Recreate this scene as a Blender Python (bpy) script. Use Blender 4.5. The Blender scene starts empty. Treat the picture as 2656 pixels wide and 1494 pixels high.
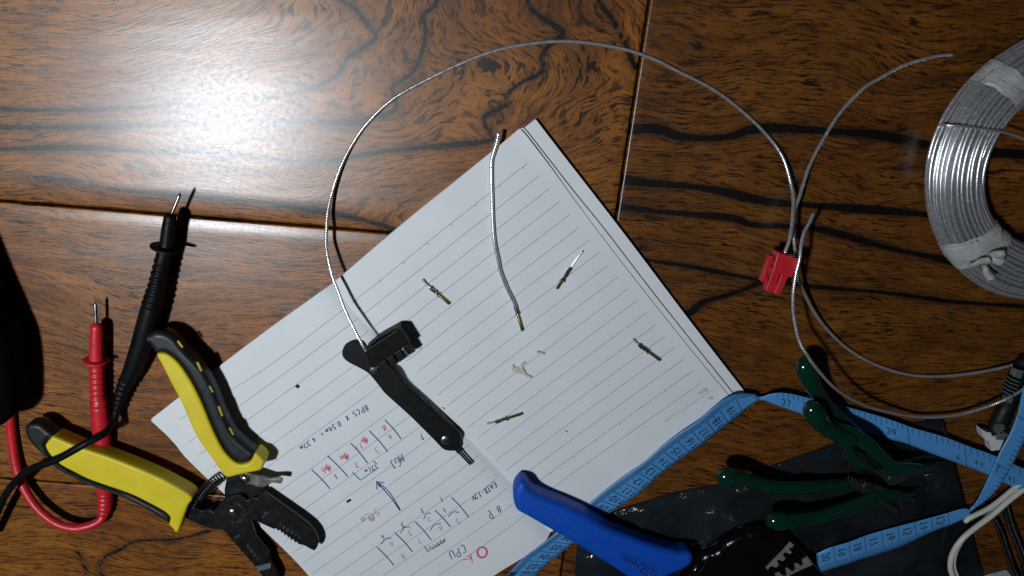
import bpy, bmesh, math, random
import numpy as np
from mathutils import Vector, noise
from mathutils.geometry import delaunay_2d_cdt
random.seed(7); rng=np.random.default_rng(7)
S=bpy.context.scene; COL=S.collection
# ------------------------------------------------------------------ camera
F=2150.0; HC=0.4661; AX,AY=0.29481,0.031467
cx,sx,cy,sy=math.cos(AX),math.sin(AX),math.cos(AY),math.sin(AY)
MV=np.array([[1,0,0],[0,cx,-sx],[0,sx,cx]])@np.array([[cy,0,sy],[0,1,0],[-sy,0,cy]])
cam_d=bpy.data.cameras.new('camera'); cam=bpy.data.objects.new('camera',cam_d); COL.objects.link(cam)
cam_d.sensor_width=36; cam_d.lens=36*F/2656; cam_d.clip_start=0.01; cam_d.clip_end=50
from mathutils import Matrix
mw=Matrix([list(r)+[0] for r in MV.T]+[[0,0,0,1]]); mw[2][3]=HC; cam.matrix_world=mw
S.camera=cam
def at(x,y,z=0.0):
    "a point of the photographed table at height z (metres)"
    d=MV.T@np.array([(x-1328)/F,-(y-747)/F,-1.0]); t=(z-HC)/d[2]
    return np.array([d[0]*t,d[1]*t,z])
# ------------------------------------------------------------------ world, lamp, exposure
W=bpy.data.worlds.new('World'); S.world=W; W.use_nodes=True
W.node_tree.nodes['Background'].inputs[0].default_value=(0.80,0.88,1.0,1)
W.node_tree.nodes['Background'].inputs[1].default_value=0.012
def lamp(name,loc,tgt,size,power,col,shape='DISK',size_y=None):
    l=bpy.data.lights.new(name,'AREA'); l.shape=shape; l.size=size
    if size_y: l.size_y=size_y
    l.energy=power; l.color=col
    o=bpy.data.objects.new(name,l); COL.objects.link(o); o.location=loc
    o.rotation_euler=(Vector(tgt)-Vector(loc)).to_track_quat('-Z','Y').to_euler(); return o
rl_=lamp("room_lamp",(-0.450,-0.135,1.03),(-0.19,-0.02,0),0.085,3.3,(0.90,0.95,1.0)); rl_.data.spread=math.radians(102)
S.view_settings.view_transform='Standard'; S.view_settings.look='None'
S.view_settings.exposure=0; S.view_settings.gamma=1
# ------------------------------------------------------------------ helpers
class N:
    def __init__(s,name):
        s.m=bpy.data.materials.new(name); s.m.use_nodes=True; s.t=s.m.node_tree; s.p=s.t.nodes['Principled BSDF']
    def n(s,typ,**k):
        x=s.t.nodes.new(typ)
        for a,b in k.items():
            if a=='i':
                for kk,v in b.items():
                    if hasattr(v,'links'): s.t.links.new(v,x.inputs[kk])
                    else: x.inputs[kk].default_value=v
            else: setattr(x,a,b)
        return x
    def l(s,a,b): s.t.links.new(a,b)
    def math(s,op,a,b=0.0,c=None,clamp=False):
        i={0:a,1:b}
        if c is not None: i[2]=c
        return s.n('ShaderNodeMath',operation=op,use_clamp=clamp,i=i).outputs[0]
    def mr(s,v,a,b,c=0.0,d=1.0,sm=False):
        return s.n('ShaderNodeMapRange',interpolation_type='SMOOTHSTEP' if sm else 'LINEAR',i={0:v,1:a,2:b,3:c,4:d}).outputs[0]
    def mix(s,f,a,b):
        x=s.n('ShaderNodeMix',data_type='RGBA'); 
        for k,v in ((0,f),(6,a),(7,b)):
            if hasattr(v,'links'): s.l(v,x.inputs[k])
            else: x.inputs[k].default_value=v if k==0 else (*v,1)
        return x.outputs[2]
    def noise(s,vec,scale,det=2,rough=.5,dist=0):
        i={'Scale':scale,'Detail':det,'Roughness':rough,'Distortion':dist}
        if vec is not None: i['Vector']=vec
        return s.n('ShaderNodeTexNoise',i=i).outputs[0]
def mat(name,col,rough=.5,metal=0,spec=.5,coat=0,var=.12,vs=120,bump=0,bs=900,sub=0,alpha=1,rvar=.08,trans=0,sheen=0):
    a=N(name); tc=a.n('ShaderNodeTexCoord').outputs['Object']
    nz=a.noise(tc,vs,4,.6)
    c0=tuple(c*(1-var) for c in col); c1=tuple(min(1,c*(1+var)) for c in col)
    a.l(a.mix(a.mr(nz,.3,.7),c0,c1),a.p.inputs['Base Color'])
    a.l(a.mr(a.noise(tc,vs*2.3,3),.3,.7,max(0.02,rough-rvar),rough+rvar),a.p.inputs['Roughness'])
    a.p.inputs['Metallic'].default_value=metal; a.p.inputs['Specular IOR Level'].default_value=spec
    a.p.inputs['Coat Weight'].default_value=coat; a.p.inputs['Coat Roughness'].default_value=.12
    a.p.inputs['Alpha'].default_value=alpha; a.p.inputs['Transmission Weight'].default_value=trans
    if bump:
        b=a.n('ShaderNodeBump',i={'Strength':bump,'Distance':.0004,'Height':a.noise(tc,bs,3,.6)})
        a.l(b.outputs[0],a.p.inputs['Normal'])
    return a.m
ORG={}
def origin(o): 
    return ORG.get(o.name,np.zeros(3)) if o else np.zeros(3)
def mesh(name,V,Fc,m,parent=None,smooth=None,base=None,uv=None,mats=None,fm=None):
    V=np.asarray(V,dtype=float).reshape(-1,3)
    if parent is not None: o0=origin(parent)
    else:
        o0=np.array([V[:,0].mean(),V[:,1].mean(),V[:,2].min()]) if base is None else np.array(base,dtype=float)
    me=bpy.data.meshes.new(name); me.from_pydata((V-o0).tolist(),[],[list(f) for f in Fc])
    for mm in (mats or [m]): me.materials.append(mm)
    if fm is not None: me.polygons.foreach_set('material_index',fm)
    if smooth is not None:
        me.polygons.foreach_set('use_smooth',[True]*len(me.polygons))
        if smooth<3: me.set_sharp_from_angle(angle=smooth)
    if uv is not None:
        ul=me.uv_layers.new(name='uv'); li=[l.vertex_index for l in me.loops]
        ul.data.foreach_set('uv',np.asarray(uv)[li].ravel())
    me.update(); o=bpy.data.objects.new(name,me); COL.objects.link(o)
    if parent is not None: o.parent=parent
    else: o.location=o0
    ORG[o.name]=o0
    return o
def thing(name,label,cat,loc,group=None):
    o=bpy.data.objects.new(name,None); COL.objects.link(o); o.location=loc; o.empty_display_size=.01
    ORG[o.name]=np.array(loc,dtype=float); return tag(o,label,cat,group)
def tag(o,label=None,cat=None,group=None,kind=None):
    if label: o['label']=label
    if cat: o['category']=cat
    if group: o['group']=group
    if kind: o['kind']=kind
    return o
def crop(x0,y0,s): return lambda x,y:(x0+x/s,y0+y/s)
def P(f,pts): return [f(*p) for p in pts]
def spline(pts,step=None,n=None,closed=False):
    "Catmull-Rom through points (any dimension), resampled evenly"
    p=np.array(pts,dtype=float); k=len(p)
    if k==2 and not closed: dense=np.linspace(p[0],p[1],40)
    else:
        if closed: q=np.vstack([p[-1],p,p[0],p[1]]); segs=k
        else: q=np.vstack([2*p[0]-p[1],p,2*p[-1]-p[-2]]); segs=k-1
        out=[]
        for i in range(segs):
            a,b,c,d=q[i:i+4]; t=np.linspace(0,1,24,endpoint=False)[:,None]
            out.append(.5*((2*b)+(-a+c)*t+(2*a-5*b+4*c-d)*t**2+(-a+3*b-3*c+d)*t**3))
        dense=np.vstack(out+[p[:1] if closed else p[-1:]])
    L=np.r_[0,np.cumsum(np.linalg.norm(np.diff(dense[:,:3],axis=0),axis=1))]
    if n is None: n=max(3,int(L[-1]/step)+1)
    s=np.linspace(0,L[-1],n,endpoint=not closed)
    return np.stack([np.interp(s,L,dense[:,j]) for j in range(dense.shape[1])],1)
def wpath(pts): return np.array([at(p[0],p[1],p[2]) for p in pts])
def tubegeo(C,R,n=12,cap=True,flat=1.0,off=0):
    "tube round a world path C with radii R (tapered, rounded ends when cap)"
    C=np.asarray(C,float); R=np.broadcast_to(np.asarray(R,float),(len(C),)).copy()
    if cap:
        t0=C[0]-C[1]; t0/=np.linalg.norm(t0)+1e-12; t1=C[-1]-C[-2]; t1/=np.linalg.norm(t1)+1e-12
        an=np.radians([15,40,65,85])
        C=np.vstack([C[0]+t0*R[0]*np.sin(an[::-1])[:,None],C,C[-1]+t1*R[-1]*np.sin(an)[:,None]]); r0,r1=R[0],R[-1]
        R=np.r_[r0*np.cos(an[::-1]),R,r1*np.cos(an)]
    T=np.gradient(C,axis=0); T/=np.linalg.norm(T,axis=1)[:,None]+1e-12
    up=np.array([0,0,1.]) if abs(T[:,2]).max()<.95 else np.array([.3,1,0.])
    A=np.cross(T,up); A/=np.linalg.norm(A,axis=1)[:,None]+1e-12; B=np.cross(A,T)
    th=np.linspace(0,2*np.pi,n,endpoint=False)
    V=(C[:,None]+R[:,None,None]*(np.cos(th)[None,:,None]*A[:,None]+flat*np.sin(th)[None,:,None]*B[:,None])).reshape(-1,3)
    k=len(C); Fc=[(off+i*n+j,off+i*n+(j+1)%n,off+(i+1)*n+(j+1)%n,off+(i+1)*n+j) for i in range(k-1) for j in range(n)]
    Fc.append([off+j for j in range(n)][::-1]); Fc.append([off+(k-1)*n+j for j in range(n)])
    L=np.r_[0,np.cumsum(np.linalg.norm(np.diff(C,axis=0),axis=1))]
    UV=np.stack([np.repeat(L,n),np.tile(th,k)],1)
    return V,Fc,UV
def tube(name,C,R,m,parent=None,n=12,flat=1.0,cap=True,base=None):
    V,Fc,UV=tubegeo(C,R,n,cap,flat); return mesh(name,V,Fc,m,parent,smooth=1.0,uv=UV,base=base)
def boxgeo(c,d,up,l,w,h,off=0):
    "box centred c, long axis d, thickness axis up"
    d=np.array(d,float);d/=np.linalg.norm(d); up=np.array(up,float); s=np.cross(up,d); s/=np.linalg.norm(s); up=np.cross(d,s)
    V=[np.array(c)+a*d*l/2+b*s*w/2+e*up*h/2 for a in(-1,1) for b in(-1,1) for e in(-1,1)]
    Fc=[(0,1,3,2),(4,6,7,5),(0,4,5,1),(2,3,7,6),(0,2,6,4),(1,5,7,3)]
    return V,[tuple(off+i for i in f) for f in Fc]
class MB:
    def __init__(s): s.V=[];s.F=[]
    def add(s,V,Fc):
        o=len(s.V); s.V+=[tuple(v) for v in V]; s.F+=[tuple(o+i for i in f) for f in Fc]; return s
    def box(s,*a): return s.add(*boxgeo(*a))
    def tube(s,C,R,n=10,cap=True,flat=1.): g=tubegeo(C,R,n,cap,flat); return s.add(g[0],g[1])
    def ribbon(s,C,w,nz=(0,0,1)):
        C=np.asarray(C,float)
        if len(C)<2: return s
        T=np.gradient(C,axis=0); A=np.cross(T,nz); A/=np.linalg.norm(A,axis=1)[:,None]+1e-12
        ww=np.broadcast_to(np.asarray(w,float),(len(C),))[:,None]/2
        V=np.vstack([C-A*ww,C+A*ww]); k=len(C)
        return s.add(V,[(i,i+1,k+i+1,k+i) for i in range(k-1)])
    def build(s,name,m,parent=None,smooth=.6,bev=0,**k):
        o=mesh(name,s.V,s.F,m,parent,smooth=smooth,**k)
        if bev:
            bm=bmesh.new(); bm.from_mesh(o.data)
            bmesh.ops.recalc_face_normals(bm,faces=bm.faces)
            es=[e for e in bm.edges if len(e.link_faces)==2 and e.calc_face_angle(0)>.7]
            bmesh.ops.bevel(bm,geom=es,offset=bev,segments=2,affect='EDGES',profile=.5,clamp_overlap=True)
            bm.to_mesh(o.data); bm.free(); o.data.polygons.foreach_set('use_smooth',[True]*len(o.data.polygons)); o.data.set_sharp_from_angle(angle=.3)
        return o
def inset(P2,d):
    t=np.roll(P2,-1,0)-np.roll(P2,1,0); nn=np.stack([-t[:,1],t[:,0]],1); nn/=np.linalg.norm(nn,axis=1)[:,None]+1e-12
    return P2+nn*d
def slab(name,out,z0,z1,bev,m,parent=None,seg=4,step=.0012,smooth_outline=True,lift=None,sub=.0,bot=None,extra=None,base=None):
    """solid of outline `out` (world xy, metres) with rounded top (and bottom) rim"""
    P2=np.array(out,float)[:,:2]
    a=np.sum(P2[:,0]*np.roll(P2[:,1],-1)-np.roll(P2[:,0],-1)*P2[:,1])
    if a<0: P2=P2[::-1]
    P2=spline(P2,step=step,closed=True) if smooth_outline else P2
    # corners: optional light relaxation
    rings=[]; hb=min(bev,(z1-z0)*.45) if bot is None else bot
    for k in range(seg+1):
        th=math.pi/2*k/seg; rings.append((hb*(1-math.sin(th)),z0+hb*(1-math.cos(th))))
    for k in range(seg+1):
        th=math.pi/2*k/seg; rings.append((bev*(1-math.cos(th)),z1-bev*(1-math.sin(th)) if z1-bev>=z0+hb else z0+hb+(z1-z0-hb)*math.sin(th)))
    V=[];n=len(P2)
    for d,z in rings:
        q=inset(P2,d)
        for x,y in q:
            zz=z+(lift(x,y,(z-z0)/(z1-z0)) if lift else 0); V.append((x,y,zz))
    Fc=[(r*n+i,r*n+(i+1)%n,(r+1)*n+(i+1)%n,(r+1)*n+i) for r in range(len(rings)-1) for i in range(n)]
    nfl=len(Fc)
    for top in(0,1):
        ring=V[(len(rings)-1)*n:len(rings)*n] if top else V[:n]
        res=delaunay_2d_cdt([Vector(v[:2]) for v in ring],[],[list(range(n))],1,1e-7)
        o0=len(V); tr=np.array([v[:2] for v in ring]); zz=np.array([v[2] for v in ring])
        for v in res[0]: V.append((v[0],v[1],float(zz[np.argmin((tr[:,0]-v[0])**2+(tr[:,1]-v[1])**2)])))
        for f in res[2]: Fc.append(tuple(o0+i for i in (f if top else f[::-1])))
    o=mesh(name,V,Fc,m,parent,smooth=.9,base=base)
    for q in o.data.polygons[nfl:]: q.use_smooth=False
    return o
def outl(f,pts,z): return [at(*f(*p),z)[:2] for p in pts]
# ------------------------------------------------------------------ stroke lettering
def arc(cx_,cy_,rx,ry,a0,a1,n=12): 
    return [(cx_+rx*math.cos(math.radians(a)),cy_+ry*math.sin(math.radians(a))) for a in np.linspace(a0,a1,n)]
G={'0':[arc(.5,.5,.38,.5,90,450,20)],'1':[[(.25,.78),(.52,1),(.52,0)]],
'2':[arc(.48,.7,.36,.3,165,-40,10)+[(.1,0),(.9,0)]],'3':[arc(.45,.74,.36,.26,150,-80,10)+arc(.45,.26,.4,.27,80,-150,10)],
'4':[[(.66,0),(.66,1),(.08,.32),(.92,.32)]],'5':[[(.85,1),(.25,1),(.2,.58)]+arc(.47,.32,.38,.32,110,-150,10)],
'6':[[(.75,.98),(.3,.6)]+arc(.48,.28,.35,.29,150,510,16)],'7':[[(.1,1),(.88,1),(.4,0)]],
'8':[arc(.5,.75,.27,.25,-90,270,14)+arc(.5,.25,.36,.25,90,-270,14)],'9':[arc(.5,.7,.35,.29,0,360,16)+[(.85,.7),(.7,.2),(.4,0)]],
'A':[[(0.05,0),(.5,1),(.95,0)],[(.22,.38),(.8,.38)]],'B':[[(.15,0),(.15,1)],[(.15,1)]+arc(.45,.76,.33,.24,90,-90,8)+arc(.45,.26,.4,.26,90,-90,8)+[(.15,0)]],
'C':[arc(.55,.5,.42,.5,50,310,14)],'D':[[(.15,0),(.15,1)],[(.15,1)]+arc(.4,.5,.5,.5,80,-80,12)+[(.15,0)]],
'E':[[(.85,1),(.15,1),(.15,0),(.88,0)],[(.15,.52),(.7,.52)]],'G':[arc(.5,.5,.42,.5,50,330,14)+[(.9,.45),(.55,.45)]],
'I':[[(.5,0),(.5,1)]],'K':[[(.15,0),(.15,1)],[(.85,1),(.15,.42),(.9,0)]],'L':[[(.15,1),(.15,0),(.8,0)]],
'M':[[(.05,0),(.12,1),(.5,.3),(.85,1),(.95,0)]],'N':[[(.1,0),(.1,1),(.88,0),(.88,1)]],'O':[arc(.5,.5,.45,.5,90,450,20)],
'P':[[(.15,0),(.15,1)],[(.15,1)]+arc(.45,.74,.35,.26,90,-90,8)+[(.15,.48)]],'R':[[(.15,0),(.15,1)],[(.15,1)]+arc(.45,.74,.35,.26,90,-90,8)+[(.15,.48),(.9,0)]],
'S':[arc(.5,.74,.34,.26,40,260,10)+arc(.48,.25,.36,.25,80,-150,10)],'T':[[(.05,1),(.95,1)],[(.5,1),(.5,0)]],
'U':[[(.12,1),(.12,.3)]+arc(.5,.3,.38,.3,180,360,8)+[(.88,1)]],'V':[[(.05,1),(.5,0),(.95,1)]],'X':[[(.1,1),(.9,0)],[(.1,0),(.9,1)]],
'J':[[(.2,1),(.9,1)],[(.6,1),(.6,.2)]+arc(.35,.2,.25,.2,0,-160,6)],'W':[[(.02,1),(.28,0),(.5,.8),(.72,0),(.98,1)]],'Q':[arc(.5,.5,.45,.5,90,450,20),[(.6,.25),(.95,-.05)]],
'Y':[[(.05,1),(.5,.5),(.95,1)],[(.5,.5),(.5,0)]],'Z':[[(.1,1),(.9,1),(.1,0),(.9,0)]],
'm':[[(.05,0),(.05,.5)]+arc(.25,.35,.18,.2,150,0,6)+[(.43,0)],[(.43,.35)]+arc(.65,.35,.2,.2,170,0,6)+[(.88,0)]],
'a':[arc(.45,.25,.3,.25,0,360,12),[(.78,.5),(.8,0)]],'t':[[(.4,.9),(.4,.1),(.6,0)],[(.15,.55),(.7,.55)]],'e':[[(.15,.28),(.8,.28)]+arc(.48,.27,.33,.26,0,300,10)],'o':[arc(.48,.26,.32,.26,0,360,12)],
'.':[[(.4,.02),(.5,.08)]],'=':[[(.15,.62),(.85,.62)],[(.15,.35),(.85,.35)]],'-':[[(.15,.45),(.8,.45)]],'?':[arc(.5,.74,.33,.26,170,-60,10)+[(.5,.4),(.5,.25)],[(.5,.05),(.52,.0)]],
'#s':[[(.5,1),(.5,.85)],[(.05,.8),(.95,.8)],[(.2,.55),(.2,.1)],[(.2,.55),(.8,.55),(.8,.1)],[(.5,.8),(.5,-.05)]],'#c':[[(.25,.95),(.8,.95),(.8,.6),(.25,.6)],[(.25,.95),(.25,.4),(.05,0)],[(.45,.6),(.6,.25),(.95,0)]]}
def text2(txt,start,d,h,asp=.62,gap=.3,jit=0.0):
    "polylines of txt; start = foot of the first letter, d = reading direction, all in picture units"
    d=np.array(d,float); d/=np.linalg.norm(d); up=np.array([d[1],-d[0]]); out=[]; x=0.0
    if isinstance(txt,str): txt=list(txt)
    for c in txt:
        if c!=' ':
            j=(random.uniform(-1,1)*jit*h,random.uniform(-1,1)*jit*h)
            a_,b_,c_,d_=(random.uniform(-1,1) for _ in range(4)) if jit else (0,0,0,0); q_=jit*2.2
            for pl in G[c]:
                out.append([tuple(np.array(start)+d*(x+(px_*(1+a_*q_)+py_*(.10*(jit>0)+b_*q_))*h*asp)+up*((py_*(1+c_*q_)+px_*d_*q_)*h)+np.array(j)) for px_,py_ in pl])
        x+=h*asp*(1+gap)*(.45 if c in '.' else 1)
    return out
# ================================================================== table
def lpt(p,q,t): return p+(q-p)*t
def isect(p,q,r,s):
    p,q,r,s=[np.array(v)[:2] for v in(p,q,r,s)]; d1=q-p;d2=s-r
    t=((r[0]-p[0])*d2[1]-(r[1]-p[1])*d2[0])/(d1[0]*d2[1]-d1[1]*d2[0]); return p+d1*t
V0,V1=at(1684,0),at(1464,1433); J1a,J1b=at(0,522),at(1062,609)
d6=np.array([math.cos(math.radians(-6.0)),math.sin(math.radians(-6.0))])
J2m=at(127,1250)[:2]; J2a,J2b=J2m-d6*.5,J2m+d6*.5
J1a2=J1a[:2]; J1b2=J1b[:2]
c12=isect(V0,V1,J1a2,J1b2); c23=isect(V0,V1,J2a,J2b)
vd=(np.array(V1)-np.array(V0))[:2]; vd/=np.linalg.norm(vd)
pT=np.array(V0)[:2]-vd*.25; pB=c23+vd*.16; pB2=pB+vd*.16
def left(p,ang=-5.6): r=math.radians(ang); return p-np.array([math.cos(r),math.sin(r)])*.62
dJ=(J1b2-J1a2);dJ/=np.linalg.norm(dJ)
def right(p): return p+d6*.62
c7=crop(0,0,2.415);c8=crop(800,0,2.4156);c3=crop(1560,0,2.588);c6=crop(1900,280,2.0119);c2=crop(1500,600,3.018);cl=crop(0,1200,3.68)
VE={}
VE[1]=(7,[(-60,284)]+P(c7,[(0,685),(400,690),(900,672),(1400,640),(1700,605),(1950,555)])+P(c8,[(190,460),(240,370),(330,310),(430,225),(380,165),(325,90),(290,45),(200,0),(60,-120),(0,-500)]))
VE[2]=(9,[(-60,329)]+P(c7,[(0,795),(500,800),(1000,780),(1500,775),(1750,760),(2250,770)])+P(c8,[(350,750),(540,690),(545,600),(530,540),(660,450),(720,300),(735,180),(720,90),(800,20),(840,-200),(800,-500)]))
VE[3]=(10,[(-60,388)]+P(c7,[(0,935),(500,925),(900,950),(1400,955),(1850,1020),(2150,1000)])+P(c8,[(240,995),(400,960),(550,940),(900,910),(1130,885),(1160,860),(1100,740),(1240,660),(1240,600),(1330,520),(1480,440),(1460,370),(1510,280),(1600,215),(1530,150),(1420,80),(1370,10),(1300,-200),(1250,-500)]))
VE[4]=(12,[(-60,455)]+P(c7,[(0,1105),(500,1145),(850,1200),(1250,1230),(1700,1275),(2100,1340),(2415,1420)])+[(1060,615)])
VE[5]=(12,P(c8,[(1700,-400),(1820,0),(1900,110),(1960,230),(2000,300),(2020,370)])+[(1650,175)])
VE[6]=(17,P(c3,[(170,872),(300,862),(400,872),(550,920),(780,925),(900,905),(1000,870),(1200,860),(1500,880),(1850,905),(2174,970)])+[(2470,384),(2596,397),(2800,410)])
VE[7]=(16,P(c3,[(120,1205),(300,1225),(700,1265),(1100,1350),(1500,1385),(2174,1440)])+[(2520,585),(2660,615),(2800,625)])
VE[8]=(13,P(c3,[(100,1385),(300,1410),(500,1430)])+P(c6,[(0,575),(110,610),(400,625),(600,670),(850,740),(1100,790),(1400,870),(1700,900)]))
VE[9]=(8,[(1600,668)]+P(c2,[(530,225),(900,280),(1200,340),(1430,380)])+P(c6,[(400,930),(800,965),(1150,1010),(1521,1035),(1800,1050)]))
VE[10]=(13,[(1700,818),(1760,815)]+P(c2,[(870,640),(930,590),(1000,545),(1200,490),(1430,400),(1520,370)]))
VE[11]=(5,P(cl,[(2000,650),(1700,730),(1300,750),(1150,830),(1000,900),(950,1000),(1000,1100)]))
VE[12]=(7,P(cl,[(740,860),(790,950),(830,1060)]))
VE[13]=(14,[(1560,1494),(1540,1455),(1590,1445),(1700,1452)])
VW={k:(w*.000227/2*1.02,spline([at(x,y)[:2] for x,y in pts],step=.003)) for k,(w,pts) in VE.items()}
def segdist(X,Y,pl):
    D=np.full(X.shape,9.0)
    for a,b in zip(pl[:-1],pl[1:]):
        d=b-a; L=d@d
        if L<1e-14: continue
        t=np.clip(((X-a[0])*d[0]+(Y-a[1])*d[1])/L,0,1)
        D=np.minimum(D,np.hypot(X-a[0]-t*d[0],Y-a[1]-t*d[1]))
    return D
def harmonic(ids):
    "grain stream function whose contours follow the veins"
    xs=np.arange(-.62,.92,.005); ys=np.arange(-.75,.33,.005); X,Y=np.meshgrid(xs,ys); A=Y.copy(); fix=np.zeros(X.shape,bool); val=Y.copy()
    for k,lev in ids.items():
        pl=spline(VW[k][1],step=.0025)
        ii=np.round((pl[:,1]-ys[0])/.005).astype(int); jj=np.round((pl[:,0]-xs[0])/.005).astype(int)
        ok=(ii>=0)&(ii<len(ys))&(jj>=0)&(jj<len(xs)); fix[ii[ok],jj[ok]]=True; val[ii[ok],jj[ok]]=lev
    fix[:, 0]=True; fix[0,:]=True
    for k in range(2600):
        B=A.copy(); p=np.pad(A,1,mode='edge'); B=.25*(p[:-2,1:-1]+p[2:,1:-1]+p[1:-1,:-2]+p[1:-1,2:]); A=np.where(fix,val,B)
    return xs,ys,A
def bil(fld,X,Y):
    xs,ys,A=fld; u=np.clip((X-xs[0])/.005,0,len(xs)-1.001); v=np.clip((Y-ys[0])/.005,0,len(ys)-1.001)
    i=v.astype(int);j=u.astype(int);fu=u-j;fv=v-i
    return (A[i,j]*(1-fu)+A[i,j+1]*fu)*(1-fv)+(A[i+1,j]*(1-fu)+A[i+1,j+1]*fu)*fv
lv={k:VW[k][1][0][1] for k in(1,2,3,4)}; lv[5]=(lv[3]+lv[4])/2
FL=harmonic(lv)
FR=harmonic({k:VW[k][1][0][1] for k in(6,7,8,9)})
def wood():
    a=N('varnished_rosewood'); tc=a.n('ShaderNodeTexCoord').outputs['Object']
    g=a.n('ShaderNodeAttribute',attribute_name='grain').outputs['Fac']; vd_=a.n('ShaderNodeAttribute',attribute_name='vein').outputs['Fac']
    pid=a.n('ShaderNodeAttribute',attribute_name='board').outputs['Fac']
    sp=a.n('ShaderNodeSeparateXYZ',i={0:tc}); X,Y=sp.outputs[0],sp.outputs[1]
    def st(fx,fy,d=2,ro=.5): return a.noise(a.n('ShaderNodeCombineXYZ',i={0:a.math('MULTIPLY',X,fx),1:a.math('MULTIPLY',Y,fy)}).outputs[0],1,d,ro)
    w1=st(6,11,2,.45); w2=st(26,42,2,.5); w3=st(90,160,2,.5)
    gg=a.math('ADD',g,a.math('MULTIPLY',a.math('SUBTRACT',w1,.5),.05))
    gg=a.math('ADD',gg,a.math('MULTIPLY',a.math('SUBTRACT',w2,.5),a.mr(a.noise(tc,11,2),.45,.65,.0015,.0085)))
    gg=a.math('ADD',gg,a.math('MULTIPLY',a.math('SUBTRACT',w3,.5),.0010))
    def vec(lo,hi): return a.n('ShaderNodeCombineXYZ',i={0:a.math('MULTIPLY',X,lo),1:a.math('MULTIPLY',Y,lo),2:a.math('MULTIPLY',gg,hi)}).outputs[0]
    dash=a.noise(vec(105,1150),1,3,.6); dash2=a.noise(vec(230,2300),1,2,.6); streak=a.noise(vec(14,130),1,4,.6); ring=a.noise(vec(30,520),1,3,.6)
    big=a.noise(tc,9,3,.6); mott=a.noise(tc,55,4,.65)
    amt=a.mr(a.noise(tc,24,3,.6),.34,.62)
    c=a.mix(a.mr(streak,.35,.66),(.115,.038,.0065),(.310,.116,.0155))
    c=a.mix(a.math('MULTIPLY',a.mr(big,.35,.68),.55),c,(.36,.155,.024))
    c=a.mix(a.math('MULTIPLY',a.mr(mott,.40,.72),.45),c,(.075,.026,.008))
    c=a.mix(a.math('MULTIPLY',a.mr(ring,.52,.66),.5),c,(.040,.016,.0065))
    c=a.mix(a.math('MULTIPLY',a.mr(dash,.515,.60,sm=True),a.math('ADD',.50,a.math('MULTIPLY',amt,.48))),c,(.010,.005,.003))
    c=a.mix(a.math('MULTIPLY',a.mr(dash2,.56,.66),.55),c,(.022,.011,.006))
    dn=a.math('ADD',vd_,a.math('MULTIPLY',a.math('SUBTRACT',a.noise(tc,420,3,.65),.5),.0013)); dn=a.math('ADD',dn,a.math('MULTIPLY',a.math('SUBTRACT',a.noise(tc,110,2,.5),.5),.0012))
    dn=a.math('ADD',dn,a.math('MULTIPLY',a.math('SUBTRACT',dash,.5),.0012))
    c=a.mix(a.math('MULTIPLY',a.mr(dn,.0042,.0004,sm=True),.42),c,(.03,.014,.008))
    vm=a.mr(dn,.0007,-.0001,sm=True)
    c=a.mix(a.math('MULTIPLY',vm,.97),c,(.0035,.003,.003))
    dk=a.mr(pid,0,1,1.0,.50); c=a.n('ShaderNodeMix',data_type='RGBA',blend_type='MULTIPLY',i={0:1.0,6:c,7:a.n('ShaderNodeCombineColor',i={0:dk,1:a.math('MULTIPLY',dk,.90),2:a.math('MULTIPLY',dk,.8)}).outputs[0]}).outputs[2]
    a.l(c,a.p.inputs['Base Color'])
    a.l(a.mr(a.noise(tc,300,3,.6),.3,.7,.36,.44),a.p.inputs['Roughness'])
    a.p.inputs['Specular IOR Level'].default_value=.15
    a.p.inputs['Coat Weight'].default_value=1.0; a.l(a.mr(a.noise(tc,420,4,.65),.3,.7,.265,.325),a.p.inputs['Coat Roughness']); a.p.inputs['Coat IOR'].default_value=1.45
    h=a.math('ADD',a.math('MULTIPLY',a.noise(tc,1500,3,.7),.10),a.math('MULTIPLY',dash,-.35)); h=a.math('ADD',h,a.math('MULTIPLY',vm,-.8))
    b1=a.n('ShaderNodeBump',i={'Strength':.12,'Distance':.0003,'Height':h})
    wav=a.noise(a.n('ShaderNodeCombineXYZ',i={0:a.math('MULTIPLY',X,6),1:a.math('MULTIPLY',Y,38)}).outputs[0],1,2,.45)
    b2=a.n('ShaderNodeBump',i={'Strength':.42,'Distance':.0010,'Height':wav,'Normal':b1.outputs[0]})
    a.l(b2.outputs[0],a.p.inputs['Normal'])
    b3=a.n('ShaderNodeBump',i={'Strength':.10,'Distance':.0003,'Height':a.math('ADD',a.noise(tc,1300,3,.7),a.math('MULTIPLY',dash,-1.2)),'Normal':a.n('ShaderNodeBump',i={'Strength':.42,'Distance':.0010,'Height':wav}).outputs[0]})
    a.l(b3.outputs[0],a.p.inputs['Coat Normal'])
    return a.m
M_wood=wood()
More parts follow.
